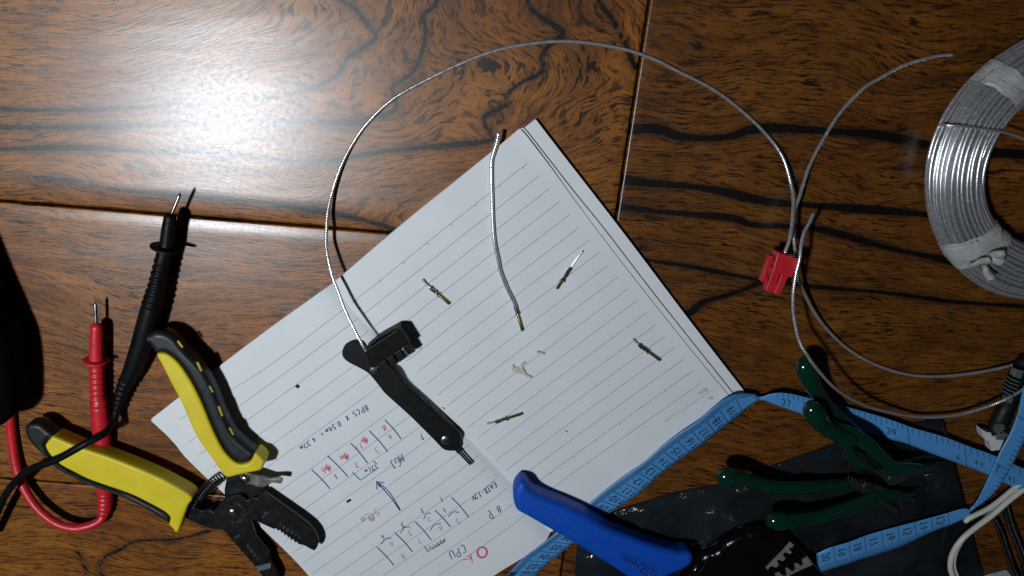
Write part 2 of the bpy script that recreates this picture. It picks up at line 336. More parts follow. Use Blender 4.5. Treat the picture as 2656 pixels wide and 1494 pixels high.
def plank_grid(BL,BR,TR,TL,bev,fine=None):
    """grid of one board: bev=(left,right,bottom,top) rounding widths and drop"""
    BL,BR,TR,TL=[np.array(v)[:2] for v in(BL,BR,TR,TL)]
    wd=np.linalg.norm(BR-BL); ht=np.linalg.norm(TL-BL)
    def coords(L,a,b):
        e=[0,.0002,.0005,.0009,.0014,.002,.003,.0045,.0065,.009,.012,.016]
        lo=[x for x in e]; hi=[L-x for x in e]
        mid=list(np.arange(.019,L-.018,.0028)); return np.array(sorted(lo+mid+hi))
    U=coords(wd,0,0);Vv=coords(ht,0,0)
    if fine:
        def ref(c,lo,hi,st): return np.array(sorted(set(np.round(np.r_[c[(c<lo)|(c>hi)],np.arange(lo,hi,st)],6))))
        U=ref(U,fine[0],fine[1],.00095); Vv=ref(Vv,fine[2],fine[3],.00095)
    u,v=np.meshgrid(U/wd,Vv/ht)
    Pp=(BL[None,None]*((1-u)*(1-v))[...,None]+BR*(u*(1-v))[...,None]+TR*(u*v)[...,None]+TL*((1-u)*v)[...,None])
    z=np.zeros(u.shape)
    for dist,(w,h,sw,sh) in ((u*wd,bev[0]),((1-u)*wd,bev[1]),(v*ht,bev[2]),((1-v)*ht,bev[3])):
        t=np.clip(1-dist/w,0,1); z-=h*(1-np.sqrt(np.clip(1-t**2,0,1))) 
        if sw: ts=np.clip(1-dist/sw,0,1); z-=sh*ts*ts
    r=Pp.reshape(-1,2); n1,n0=u.shape
    V=np.c_[r,z.ravel()]
    Fc=[(i*n0+j,i*n0+j+1,(i+1)*n0+j+1,(i+1)*n0+j) for i in range(n1-1) for j in range(n0-1)]
    # skirt
    rim=[j for j in range(n0)]+[i*n0+n0-1 for i in range(1,n1)]+[(n1-1)*n0+j for j in range(n0-2,-1,-1)]+[i*n0 for i in range(n1-2,0,-1)]
    o=len(V); sk=V[rim].copy(); sk[:,2]=-.012; V=np.vstack([V,sk]); m=len(rim)
    Fc+=[(rim[(k+1)%m],rim[k],o+k,o+(k+1)%m) for k in range(m)]
    return V,Fc
def build_table():
    pl=[]
    g=.0006; e=(.0009,.0009,0,0); wide=(.0012,.0012,.016,.0011)
    sh=d6*g
    up=lambda p,k=g: p-vd*k
    dn=lambda p,k=g: p+vd*k
    tl=left(pT); 
    pl.append((J1a2-dJ*.36+np.array([0,g]),c12-sh-vd*g,pT-sh,pT-d6*.62,(e,(.0012,.001,.005,.0003),wide,e),FL,(1,2,3,4,5),0))
    pl.append((J2a-d6*.1+vd*-g,c23-sh-vd*g,c12-sh+vd*g,J1a2-dJ*.36-np.array([0,g]),(e,(.0012,.001,.005,.0003),(.0008,.0008,.004,.0002),(.001,.0007,.012,.0006)),None,(),.12))
    pl.append((pB-d6*.62,pB-sh,c23-sh+vd*g,J2a-d6*.1+vd*g,(e,(.0012,.001,.005,.0003),e,(.0012,.0010,.004,.0002)),None,(11,12),.05))
    pr=pB2; pt=pT
    pl.append((pr+sh,pr+d6*.62,pt+d6*.62,pt+sh,((.0011,.0010,.004,.0002),e,e,e),FR,(6,7,8,9,10,13),.8))
    VV=[];FF=[];gr=[];ve=[];bd=[];o=0
    for BL,BR,TR,TL,bev,fld,vs,b in pl:
        V,Fc=plank_grid(BL,BR,TR,TL,bev,{0:(.16,.603,.0165,.19),.8:(.017,.36,.315,.61)}.get(b)); VV.append(V); FF+=[tuple(o+i for i in f) for f in Fc]; o+=len(V)
        X,Y=V[:,0],V[:,1]
        gr.append(bil(fld,X,Y) if fld is not None else Y*1.0+.1*X+b*3+(.012*np.exp(-((X+.21)**2+(Y+.17)**2)/.0009)))
        D=np.full(len(V),.05)
        for k in vs:
            w,p=VW[k]; bx=(X>p[:,0].min()-.012)&(X<p[:,0].max()+.012)&(Y>p[:,1].min()-.012)&(Y<p[:,1].max()+.012); q=np.full(len(V),.05); q[bx]=segdist(X[bx],Y[bx],p); q=q-w*(1+.28*np.sin(X*90+k)); D=np.minimum(D,q)
        ve.append(D); bd.append(np.full(len(V),b))
    VV=np.vstack(VV)
    o_=mesh('table_top',VV,FF,M_wood,base=(0,0,0),smooth=1.1)
    me=o_.data
    for nm,arr in(('grain',np.concatenate(gr)),('vein',np.concatenate(ve)),('board',np.concatenate(bd))):
        at_=me.attributes.new(nm,'FLOAT','POINT'); at_.data.foreach_set('value',arr.astype(np.float32))
    tag(o_,kind='structure')
    m=MB(); m.box((.15,-.2,-.026),(1,0,0),(0,0,1),1.5,1.2,.03)
    s_=m.build('table_underside',mat('dark_wood_underside',(.02,.01,.006),.7)); tag(s_,kind='structure')
build_table()
# ================================================================== notebook
gut=spline([(862,735),(903,793),(935,821),(964,853),(1054,968),(1131,1050),(1212,1135),(1300,1226),(1340,1270),(1390,1335),(1427,1381)],n=60)
gutw=np.array([at(x,y,.005)[:2] for x,y in gut])
gd=gutw[-1]-gutw[0]; gL=np.linalg.norm(gd); gd/=gL; gn=np.array([-gd[1],gd[0]])   # gn points to the right-hand page
def dg(x,y): # signed distance from the gutter
    x=np.asarray(x,float);y=np.asarray(y,float); t=(x-gutw[0][0])*gd[0]+(y-gutw[0][1])*gd[1]
    s=(x-gutw[0][0])*gn[0]+(y-gutw[0][1])*gn[1]
    tt=np.array([(g-gutw[0])@gd for g in gutw]); ss=np.array([(g-gutw[0])@gn for g in gutw])
    return s-np.interp(t,tt,ss),t
def pz(x,y):
    d,t=dg(x,y); r=d>0; a=np.abs(d)
    zr=.0058-.0026*np.exp(-a/.0045)+.0004*np.exp(-((a-.02)/.012)**2)
    zl=.0049+.0012*np.exp(-((a-.017)/.016)**2)-.0029*np.exp(-a/.0040)-.0016*np.clip((a-.06)/.08,0,1)
    return np.where(r,zr,zl)+.00035*np.sin(x*60+2)*np.sin(y*47)+.00015*np.sin(x*130+y*90)
def onp(px,py,dz=0):
    z=.005
    for _ in range(5):
        p=at(px,py,z); z=float(pz(p[0],p[1]))+dz
    return at(px,py,z)
M_paper=mat('white_paper',(.66,.69,.715),.62,spec=.3,var=.022,vs=38,bump=.55,bs=42)
M_paper2=mat('paper_edges',(.55,.58,.62),.7,spec=.2,var=.1,vs=900)
M_line=mat('printed_rule',(.26,.31,.37),.7,spec=.1,var=.25,vs=400)
M_blue=mat('blue_ink',(.02,.022,.17),.6,var=.4,vs=500); M_red=mat('red_ink',(.60,.06,.14),.6,var=.3,vs=500); M_pink=mat('faded_pink_ink',(.48,.27,.36),.6,var=.2,vs=500)
nb=thing('notebook','open white ruled notebook with blue and red handwritten notes on its left page','notebook',at(1130,1000,0))
def edge(pts,n): return spline(pts,n=n)
def page(name,top,bottom,A,B,dz,m,nu=44,nv=60,thick=None,lift=None):
    """top/bottom: picture curves across the page; A gutter side, B outer side curves"""
    T=edge(top,nu);Bt=edge(bottom,nu);Aa=edge(A,nv);Bb=edge(B,nv); V=[];
    for j in range(nv):
        v=j/(nv-1)
        for i in range(nu):
            u=i/(nu-1)
            p=(1-v)*T[i]+v*Bt[i]+(1-u)*Aa[j]+u*Bb[j]-((1-u)*(1-v)*T[0]+u*(1-v)*T[-1]+(1-u)*v*Bt[0]+u*v*Bt[-1])
            w=onp(p[0],p[1],dz); 
            if lift: w=w+np.array([0,0,lift(u,v)])
            V.append(w)
    V=np.array(V); n=len(V)
    Fc=[(j*nu+i,j*nu+i+1,(j+1)*nu+i+1,(j+1)*nu+i) for j in range(nv-1) for i in range(nu-1)]
    V2=V.copy(); 
    if thick is None: V2[:,2]=.0002
    else: V2[:,2]-=thick
    rim=[i for i in range(nu)]+[j*nu+nu-1 for j in range(1,nv)]+[(nv-1)*nu+i for i in range(nu-2,-1,-1)]+[j*nu for j in range(nv-2,0,-1)]
    V=np.vstack([V,V2]); F2=[tuple(x+n for x in f[::-1]) for f in Fc]; k=len(rim)
    F3=[(rim[(q+1)%k],rim[q],n+rim[q],n+rim[(q+1)%k]) for q in range(k)]
    a=V[Fc[0][1]]-V[Fc[0][0]]; b=V[Fc[0][2]]-V[Fc[0][1]]
    if np.cross(a,b)[2]<0: Fc=[f[::-1] for f in Fc]; F2=[f[::-1] for f in F2]; F3=[f[::-1] for f in F3]
    return mesh(name,V,Fc+F2+F3,m,nb,smooth=.7)
g0=[tuple(p) for p in gut[::6]]+[tuple(gut[-1])]
# page blocks (lower leaves) then the open leaves above them
page('page_block',[(862,735),(1100,534),(1389,309)],[(1427,1381),(1700,1190),(1936,1022)],g0,[(1389,309),(1445,382),(1614,600),(1790,833),(1936,1022)],-.0022,M_paper)
page('leaf',[(862,735),(1100,535.5),(1300,373),(1345,335),(1357,331)],[(1427,1381),(1600,1262),(1760,1145),(1903,1028)],g0,[(1357,331),(1372,348),(1480,487),(1571,600),(1700,768),(1905,1026)],-.0008,M_paper,thick=.0003)
page('right_page',[(862,735),(1100,536),(1300,374),(1342,339),(1350,335)],[(1427,1381),(1600,1262),(1755,1147),(1890,1031)],g0,[(1350,335),(1364,350),(1430,436),(1530,573),(1660,742),(1810,930),(1893,1029)],0,M_paper,thick=.0002,lift=lambda u,v:.0009*max(0,(u-.93)/.07)**2*math.exp(-((v-.05)/.12)**2))
BOT=[(1427,1381),(1400,1418),(1280,1492),(1130,1590),(960,1690),(900,1722)]
OUT=[(397,1093),(456,1147),(482,1180),(549,1245),(671,1355),(807,1494),(860,1600),(905,1722)]
page('page_block',[(862,735),(700,851),(540,972),(392,1087)],BOT,g0,[(392,1087)]+[(x-3,y+4) for x,y in OUT[1:]],-.0012,M_paper)
page('left_page',[(862,735),(701,853),(545,971),(400,1084),(397,1090)],BOT,g0,[(397,1090)]+OUT[1:],0,M_paper,thick=.0002)
# ruled lines
R_=[(1369.2,422.3),(1397.6,456.8),(1423,490.5),(1450.1,523.6),(1476.9,556.8),(1502.3,589.9),(1527.9,623),(1553.6,655),(1578,687.5),(1603.4,718.3),(1627.6,749.8),(1652.4,780),(1677.9,810.7),(1701,841.9),(1724.3,872.4),(1749.2,901.5),(1773.4,931.3),(1797.2,961.2),(1820.7,992)]
L_=[(914,785),(943,815.4),(972,846.3),(1000,876),(1027,907),(1054.5,937),(1081.5,966.3),(1107.5,995.8),(1134,1025),(1159.4,1053.5),(1185.6,1082.2),(1211.9,1110.4),(1236.7,1138.3),(1262.4,1166.4),(1286.9,1194),(1311.2,1221.1),(1336.1,1247.9),(1360,1275),(1384,1301)]
rl=MB()
def ink(mb,pts,w,dz=.00006,step=5):
    pts=[tuple(p) for p in pts]
    q=spline(pts,n=max(2,int(sum(math.dist(a,b) for a,b in zip(pts[:-1],pts[1:]))/step)+2)) if len(pts)>1 else np.array(pts)
    mb.ribbon(np.array([onp(x,y,dz+.00008) for x,y in q]),w*(1.35 if mb is not rl else 1.15))
def inkl(mb,pts,w,dz=.0001):
    "polyline keeping its corners"
    out=[]
    for a,b in zip(pts[:-1],pts[1:]):
        n=max(1,int(math.dist(a,b)/6)); out+=[tuple(np.array(a)+(np.array(b)-np.array(a))*k/n) for k in range(n)]
    out.append(pts[-1]); mb.ribbon(np.array([onp(x,y,dz+.00008) for x,y in out]),w*1.2)
for k,(l,r) in enumerate(zip(L_,R_)):
    mx=((l[0]+r[0])/2,(l[1]+r[1])/2-1.5)
    ink(rl,[l,mx,r],.00030,step=20)
    if k in(0,17):
        for t in np.linspace(.02,.97,8):
            p=np.array(l)+(np.array(r)-np.array(l))*t; inkl(rl,[tuple(p),(p[0]+2,p[1]+4)],.0003)
# dotted heading rule + printed words
c4=crop(1400,850,3.622)
for t in np.linspace(0,1,60):
    p=(1+0*t); x,y=c4(1165+(1600-1165)*t,888+(600-888)*t); inkl(rl,[(x,y),(x+1.2,y-.8)],.0003)
for s_,st in(('Date',(1565,562)),('No',(1618,635))):
    for pl in text2(s_,st,(-.87,.5),38,.55,.15): inkl(rl,P(c4,pl),.00026)
# left page rules: from gutter end points down-left, bending slightly with the page
Ldir=np.array([-.812,.584])
lefts=[((690,735),(-5,1255)),((822,822),(0,1425))]
c5=crop(700,600,3.622)
gl0=P(c5,[(690,735),(822,822),(920,940)])+[(991,893),(1018,924),(1045,955)]+P(crop(1060,900,3.622),[(105,395),(200,502),(290,605),(385,712),(475,815),(565,918),(652,1022),(742,1125),(830,1228),(915,1328)])+[(1340,1298),(1367,1330)]
for k,g_ in enumerate(gl0):
    t=k/(len(gl0)-1)
    slope=np.array([-.806+.0*t,.592-.025*t]); 
    length=545-18*t
    e_=np.array(g_)+slope*length*(1.0)
    if k==0: e_=np.array([420,1118])+np.array([46,-30])
    m1=np.array(g_)+slope*length*.12+np.array([2,4*t]); m2=np.array(g_)+slope*length*.5+np.array([0,3])
    ink(rl,[g_,tuple(m1),tuple(m2),tuple(e_)],.00030,step=18)
o=rl.build('ruled_lines',M_line,nb,smooth=None)
K=crop(700,1020,3.057)
bl,rd,pk=MB(),MB(),MB()
def txt(mb,s_,st,d,h,w=.00042,asp=.62,gap=.3,jit=.05):
    for pl in text2(s_,st,d,h,asp,gap,jit): inkl(mb,P(K,pl),w)
dd=(-.85,.53)
txt(bl,'8PCS',(765,88),(-.86,.51),44); txt(bl,'X',(615,175),dd,40); txt(bl,'0.54m',(548,218),(-.85,.53),40); txt(bl,'=',(415,300),dd,36); txt(bl,'4.32m',(350,345),(-.82,.57),42)
for a,b in[((912,212),(1042,364)),((787,298),(935,465)),((640,395),(775,555)),((455,495),(618,662)),((330,605),(478,760)),((1440,825),(1578,985)),((1310,930),(1432,1062)),((1150,1018),(1280,1165)),((990,1105),(1132,1258)),((848,1220),(983,1365))]:
    m_=((a[0]+b[0])/2+4,(a[1]+b[1])/2-3); ink(bl,P(K,[a,m_,b]),.00045,dz=.0001)
inkl(bl,P(K,[(655,628),(718,690),(862,590)]),.0004); inkl(bl,P(K,[(820,535),(850,565)]),.0004); inkl(bl,P(K,[(640,560),(820,560)][:0]+[(655,628),(665,640)]),.0004)
txt(bl,'12Cm',(840,555),(-.84,.54),36,w=.00035)
txt(bl,'MGJ',(1045,480),(-.83,.55),66,asp=.6,gap=.1); txt(bl,'?',(1205,312),(-.9,.4),58,asp=.4)
ink(bl,P(K,[(1032,932),(960,830),(845,700)]),.0005,dz=.0001); ink(bl,P(K,[(1035,925),(950,790),(865,712)]),.0004,dz=.00011); inkl(bl,P(K,[(905,712),(845,700),(850,762)]),.0005); inkl(bl,P(K,[(850,703),(872,745)]),.0005)
for s_,p_ in(('1',(1362,822)),('2',(1208,910)),('3',(1055,1022)),('4',(895,1118))): txt(bl,s_,p_,dd,34,w=.0004)
for a,b in[((1415,980),(1500,945)),((1220,998),(1275,952)),((1270,1090),(1355,1035)),((1035,1112),(1112,1060)),((885,1195),(962,1150))]:
    ink(bl,P(K,[a,((a[0]+b[0])/2-8,(a[1]+b[1])/2-20),b]),.0004,dz=.0001)
inkl(bl,P(K,[(1225,1213),(1252,1257),(1390,1172)]),.0004)
inkl(bl,P(K,[(1255,1240),(1275,1215),(1290,1235),(1300,1200),(1318,1225),(1325,1185),(1345,1210),(1352,1165),(1372,1192),(1380,1150),(1390,1172)]),.0005)
txt(bl,'EATX-12V',(1782,700),(-.84,.54),44,asp=.55,gap=.18); txt(bl,'8',(1815,885),dd,52); txt(bl,'P',(1735,925),(-.8,.6),78,asp=.5); txt(bl,'CPU',(1540,1195),(-.88,.47),70,asp=.6,gap=.25)
bl.build('handwriting',M_blue,nb,smooth=None)['label']='blue ballpoint handwriting and tables'
txt(rd,'8',(912,250),dd,44); txt(rd,'4',(955,320),dd,44,w=.00036); txt(rd,'17',(722,395),dd,40,w=.00036); txt(rd,'2',(690,548),dd,36); txt(rd,'6',(568,490),dd,36,w=.00036); txt(rd,'5',(425,585),dd,44,w=.00036)
for cx0,cy0 in((748,365),(597,495),(455,585)):
    inkl(rd,P(K,[(cx0-25,cy0+28),(cx0-5,cy0-22),(cx0+2,cy0+20),(cx0+12,cy0-16),(cx0+10,cy0+30),(cx0+26,cy0-8),(cx0+22,cy0+34),(cx0-22,cy0+5)]),.0005)
inkl(rd,P(K,[(512,645),(535,682)]),.0006); inkl(rd,P(K,[(1375,915),(1393,946)]),.0006)
ink(rd,P(K,[(1683+38*math.cos(a),1262+42*math.sin(a)) for a in np.linspace(0,2*math.pi+.5,16)]),.0009,dz=.0001)
inkl(rd,P(K,[(1590,1275),(1606,1345)]),.0005); inkl(rd,P(K,[(1530,1322),(1602,1312),(1562,1290)]),.0004)
rd.build('handwriting',M_red,nb,smooth=None)['label']='red ink digits and circled O'
for s_,p_,h in(('3',(850,420),48),('5',(1490,985),44),('2',(1265,980),40),('6',(1358,1052),42),('3',(1112,1082),42),('7',(1190,1145),46),('4',(965,1165),44),('8',(1055,1268),44)): txt(pk,s_,p_,dd,h,w=.00038)
txt(pk,'54Cm',(850,905),(-.82,.57),60,w=.00045,asp=.6,gap=.2)
pk.build('handwriting',M_pink,nb,smooth=None)['label']='faded pink digits'
# ================================================================== common materials
M_blk=mat('black_plastic',(.0028,.0040,.0045),.48,spec=.16,var=.2,bump=.03,bs=1500)
M_blkd=mat('dull_black_plastic',(.004,.0045,.005),.55,spec=.3,var=.2,bump=.08)
M_redp=mat('red_plastic',(.50,.012,.022),.42,var=.08,bump=.05)
M_yel=mat('yellow_plastic',(.62,.50,.004),.5,var=.09,vs=55,bump=.14,bs=1400)
M_grip=mat('black_rubber',(.007,.011,.013),.45,spec=.35,var=.2,bump=.12,bs=1800)
M_steel=mat('blackened_steel',(.006,.007,.008),.36,metal=.1,spec=.35,var=.3,bump=.05)
M_sil=mat('polished_steel',(.62,.64,.66),.22,metal=1,var=.1,bump=.05,bs=1500)
M_dst=mat('dark_steel_pin',(.30,.30,.30),.28,metal=1,var=.2)
M_brass=mat('brass',(.36,.30,.13),.28,metal=1,var=.15,bump=.2,bs=2500)
M_green=mat('green_dipped_vinyl',(.0015,.027,.013),.14,spec=.55,coat=.6,var=.12,rvar=.03)
M_navy=mat('blue_vinyl',(.001,.065,.44),.48,spec=.35,var=.05,bump=.10,bs=1300)
M_wht=mat('white_cable_jacket',(.62,.62,.55),.45,var=.05)
M_gry=mat('grey_metal_plate',(.16,.20,.21),.4,metal=.5,var=.3)
def wiremat():
    a=N('silver_stranded_wire'); uv=a.n('ShaderNodeUVMap').outputs[0]
    s=a.n('ShaderNodeSeparateXYZ',i={0:uv})
    ph=a.math('ADD',a.math('MULTIPLY',s.outputs[0],4600),a.math('MULTIPLY',s.outputs[1],2.0))
    w=a.math('SINE',ph); tc=a.n('ShaderNodeTexCoord').outputs['Object']
    nz=a.noise(tc,700,3,.6)
    a.l(a.mix(a.mr(nz,.3,.7),(.58,.59,.62),(.86,.87,.90)),a.p.inputs['Base Color'])
    a.p.inputs['Metallic'].default_value=.78; a.l(a.mr(nz,.3,.7,.16,.28),a.p.inputs['Roughness'])
    a.p.inputs['Coat Weight'].default_value=.8; a.p.inputs['Coat Roughness'].default_value=.08
    b=a.n('ShaderNodeBump',i={'Strength':.09,'Distance':.0002,'Height':w}); a.l(b.outputs[0],a.p.inputs['Normal']); return a.m
M_wire=wiremat()
def wp(pts,step=.0022): return spline(wpath(pts),step=step)
# ================================================================== test wire and loose wires
cA=crop(1100,300,3.622); c6a=crop(1040,600,2.7333)
WR=.00098
def z3(f,l): return [(*f(a,b),z) for a,b,z in l]
# long arc wire
pa=[(950,909,.0205),(946,904,.0215),(930,875,.0205),(912,840,.0190),(893,799,.0170),(877,755,.0150),(863,719,.0135),(852,675,.0115),(846,636,.0095),(847,590,.0075),(850,551,.0060),(862,497,.0040),(883,435,.0028),(912,377,.0016),(953,319,.0011),(1019,257,.0011),(1115,203,.0011),(1214,157,.0011),(1297,128,.0011),(1380,113,.0011),(1462,107,.0011),(1545,114,.0011),(1628,130,.0012),(1700,155,.0012),(1753,182,.0012),(1850,232,.0012),(1927,290,.0014),(1993,355,.0020),(2031,410,.0040),(2051,475,.0075),(2058,519,.0110),(2056,570,.0155),(2049,618,.0190),(2036,655,.0205),(2032,668,.0205)]
w=tube('jumper_wire',wp(pa),WR,M_wire,base=at(1400,110)); tag(w,'long silver wire arching over the table from the black connector to the red connector','wire')
pb=[(2468,142,.0011),(2440,144,.0011),(2409,150,.0011),(2345,169,.0011),(2280,204,.0011),(2236,232,.0011),(2178,294,.0012),(2132,367,.0020),(2097,437,.0045),(2074,510,.0085),(2062,545,.0105),(2058,598,.0130),(2062,648,.0135),(2069,712,.0120),(2094,777,.0070),(2139,847,.0035),(2208,911,.0018),(2298,956,.0015),(2397,976,.0022),(2521,968,.0035),(2646,941,.006),(2720,905,.006),(2800,840,.004)]
w=tube('loose_wire',wp(pb),WR,M_wire,base=at(2200,900)); tag(w,'silver wire in a wide C shape, its upper tip pointing at the wire coil','wire')
pc=[(2109,556,.0200),(2098,580,.0210),(2086,603,.0220),(2078,638,.0240),(2074,673,.0258),(2064,712,.0262),(2057,767,.0265),(2060,827,.0270),(2074,886,.0285),(2093,920,.0305),(2116,953,.0310),(2159,1001,.0270),(2201,1031,.0215),(2250,1054,.0160),(2308,1069,.0110),(2375,1081,.0070),(2441,1081,.0075),(2495,1074,.0085),(2557,1056,.0110),(2609,1035,.0140),(2656,1008,.0150),(2740,950,.014),(2860,840,.008)]
w=tube('loose_wire',wp(pc),WR,M_wire,base=at(2100,930)); tag(w,'silver wire with short free tip beside the red connector, curving down over a green handle','wire')
# crimp terminals
def terminal(p0,p1,label,stub,surf=onp,root=None,seed=0,group='crimped terminal pins scattered on the notebook'):
    random.seed(seed)
    a=surf(*p0,.0011); b=surf(*p1,.0011); d=b-a; L=np.linalg.norm(d); d/=L; s=np.cross((0,0,1),d)
    if root is None: t=thing('crimp_terminal',label,'terminal',(a+b)/2*np.array([1,1,0])+np.array([0,0,.0055]),group)
    else: t=bpy.data.objects.new('crimp_terminal',None); COL.objects.link(t); t.parent=root; t.location=(a+b)/2-origin(root); t.empty_display_size=.005; ORG[t.name]=(a+b)/2
    f=lambda u,v=0,w=0:a+d*L*u+s*v+np.array([0,0,w])
    if stub>0:
        m=MB(); q=[f(0,.0006,.0003),f(stub*.5,.0002,.0002),f(stub+.12,0,0)]; m.tube(spline(q,n=10),.00062 if stub<.3 else .00055,8); m.build('wire_stub',M_wire if stub>.3 else mat('clear_insulation',(.42,.43,.50),.25,var=.1),t)
    m=MB(); x0=stub
    m.tube([f(x0),f(x0+.06),f(x0+.12),f(x0+.2),f(x0+.26)],[.0007,.00095,.00085,.00095,.0007],10)
    for k,u in enumerate((x0+.06,x0+.13,x0+.22)):
        m.box(f(u,.0007*(-1)**k,.0003),d,(0,0,1),L*.07,.0009,.0008); m.box(f(u,-.0007*(-1)**k,.0004),d+s*.3,(0,0,1),L*.05,.0006,.0010)
    m.build('crimp_barrel',M_sil,t)
    m=MB(); x1=x0+.27
    m.tube([f(x1-.05),f(x1),f(1-.02),f(1)],[.0005,.00085,.0009,.0008],10,cap=False)
    m.box(f(x1+.05,.0011,.0002),d+s*.35,(0,0,1),L*.12,.0003,.0008); m.box(f(x1+.08,-.0011,.0001),d-s*.35,(0,0,1),L*.10,.0003,.0007)
    m.build('socket',M_brass,t); m=MB(); m.box(f(.90,.0,.00085),d,(0,0,1),L*.05,.0008,.0003); m.box(f(x1+.03,.0,.00085),d,(0,0,1),L*.06,.0006,.0003); m.build('slot',M_blkd,t)
    return t
terminal(c6a(150,350),c6a(345,515),'gold tipped crimp terminal with grey stub, left of the test wire on the page',.25,seed=1)
terminal(c6a(1278,140),c6a(1105,408),'crimp terminal with a long bent bare wire stub, near the top right of the page',.42,seed=2)
terminal(c6a(1642,772),c6a(1838,915),'crimp terminal lying nearest the outer right edge of the notebook',.2,seed=3)
terminal(c6a(615,1368),c6a(860,1292),'shiny crimp terminal lying lowest on the page, right of the extractor tip',.2,seed=4)
def onz(x,y,z): return onp(x,y,z)
pt_=[(*cA(695,172),.003),(*cA(690,225),.0026),(*cA(652,350),.0018),(*cA(634,420),.0014),(*cA(631,550),.0012),(*cA(638,800),.0012),(*cA(645,1000),.0012),(*cA(662,1200),.0013),(*cA(700,1380),.0013),(*c6a(700,270),.0012),(*c6a(750,400),.0012),(*c6a(800,500),.0012),(*c6a(815,545),.0012)]
C=spline(np.array([onz(*p) for p in pt_]),step=.002)
w=thing('test_wire','short silver wire running down the right hand page to a crimped gold terminal','wire',at(1280,600,.006))
tube('wire_strand',C,.00108,M_wire,w)
terminal(c6a(806,520),c6a(862,705),None,.0,root=w,seed=5)
# ================================================================== black connector and extractor
X4=crop(820,820,3.018)
ex=thing('pin_extractor','flat black pin extractor with two rivets lying across the notebook gutter','pin extractor',at(1040,1030,.006))
zt=.0068
out=outl(X4,[(203,285),(225,228),(290,197),(345,207),(378,250),(420,310),(500,375),(600,405),(640,440),(700,535),(830,655),(950,765),(1060,862),(1108,905),(1130,945),(1122,990),(1128,1022),(1118,1040),(1100,1052),(1040,1053),(990,1036),(920,965),(760,805),(640,695),(540,605),(500,555),(440,480),(400,440),(330,400),(250,358),(212,322)],.0095)
slab('handle',out,zt,zt+.0032,.0007,M_blk,ex,seg=3)
m=MB()
for a,b in(((1115,1040),(1212,1143)),((1100,1050),(1196,1150))):
    p,q=at(*X4(*a),.0085),at(*X4(*b),.0080); m.box((p+q)/2,q-p,(0,0,1),np.linalg.norm(q-p)+.003,.0009,.0014)
p,q=at(*X4(1095,1030),.0085),at(*X4(1125,1065),.0085); m.box((p+q)/2,q-p,(0,0,1),np.linalg.norm(q-p),.0028,.0020)
m.build('fork_tip',M_blkd,ex,bev=.0002)
def rivet(c,r,m,parent,h=.0012,nm='rivet',up=0):
    c=np.array(c); V=[];n=28
    rr=[(1,0),(.98,.35),(.88,.7),(.65,.92),(.35,1.0),(.0,1.02)]
    Fc=[]
    for k,(a,b) in enumerate(rr):
        for j in range(n): V.append(c+np.array([math.cos(2*math.pi*j/n)*r*a,math.sin(2*math.pi*j/n)*r*a,h*b]))
    for k in range(len(rr)-1):
        for j in range(n): Fc.append((k*n+j,k*n+(j+1)%n,(k+1)*n+(j+1)%n,(k+1)*n+j))
    return mesh(nm,V,Fc,m,parent,smooth=3.2)
rivet(at(*X4(1013,965),zt+.0032),.0031,M_sil,ex); rivet(at(*X4(458,412),zt+.0032),.0031,M_sil,ex)
M_dkg=mat('dark_green_print',(.006,.019,.006),.6,spec=.1,var=.4)
m=MB(); zc=zt+.0034; c0=at(*X4(612,580),zc); 
for k in range(9):
    a=2*math.pi*k/9+.2; d=np.array([math.cos(a),math.sin(a),0]); s=np.array([-d[1],d[0],0])
    m.add([c0+d*.0026-s*.0007,c0+d*.0026+s*.0007,c0+d*.0040+s*.0002,c0+d*.0040-s*.0002],[(0,1,2,3)])
th=np.linspace(0,2*math.pi,37); m.add([c0+np.array([math.cos(t),math.sin(t),0])*r for r in(.0016,.0027) for t in th],[(i,i+1,37+i+1,37+i) for i in range(36)])
for pl in text2('MIMLMATER.CZ',(635,665),(.735,.68),36,.42,.16):
    m.ribbon(np.array([at(*X4(*p),zc) for p in pl]),.0005)
m.build('printed_logo',M_dkg,ex,smooth=None)
XC=crop(900,830,8.05)
cn=thing('power_connector','large black plug housing resting on the pin extractor with a silver wire in it','connector',at(1010,915,.006))
def quadbox(mb,pts_top,z1s,z0,f):
    T=[at(*f(*p),z) for p,z in zip(pts_top,z1s)]; B=[np.array([t[0],t[1],z0]) for t in T]; k=len(T)
    mb.add(T+B,[tuple(range(k)),tuple(range(2*k-1,k-1,-1))]+[(i,k+i,k+(i+1)%k,(i+1)%k) for i in range(k)])
m=MB(); quadbox(m,[(380,640),(1085,180),(1310,500),(640,940),(600,1000),(500,1010)],[.0215,.0215,.0205,.0205,.0203,.0203],.0105,XC)
m.build('housing',M_blk,cn,smooth=.5,bev=.0006)
m=MB(); quadbox(m,[(405,590),(640,390),(1050,165),(1080,200),(420,650)],[.0195,.0195,.0195,.0212,.0212],.0100,XC); m.build('rear_rim',M_blk,cn,smooth=.5,bev=.0003)
m=MB()
for k in range(4):
    t0=.08+.235*k; a=np.array([440,585])+t0*np.array([560,-355]); 
    quadbox(m,[tuple(a+[0,18]),tuple(a+[98,-46]),tuple(a+[125,-38]),tuple(a+[30,24])],[.0205]*4,.0196,XC)
m.build('terminal_hole',mat('black_void',(.001,.001,.001),.8,spec=.1),cn,smooth=.5)
dv=np.array([.58,.815])
for k in range(4):
    e0=np.array([660,945])+np.array([640,-425])*(k/4.0+.01); e1=np.array([660,945])+np.array([640,-425])*((k+1)/4.0-.02)
    ln=190 if k<3 else 170
    m=MB(); quadbox(m,[tuple(e0-dv*20),tuple(e1-dv*20),tuple(e1+dv*ln),tuple(e0+dv*(ln))],[.0190,.0190,.0182,.0182],.0112,XC); m.build('plug_peg',M_blkd,cn,smooth=.5,bev=.0005)
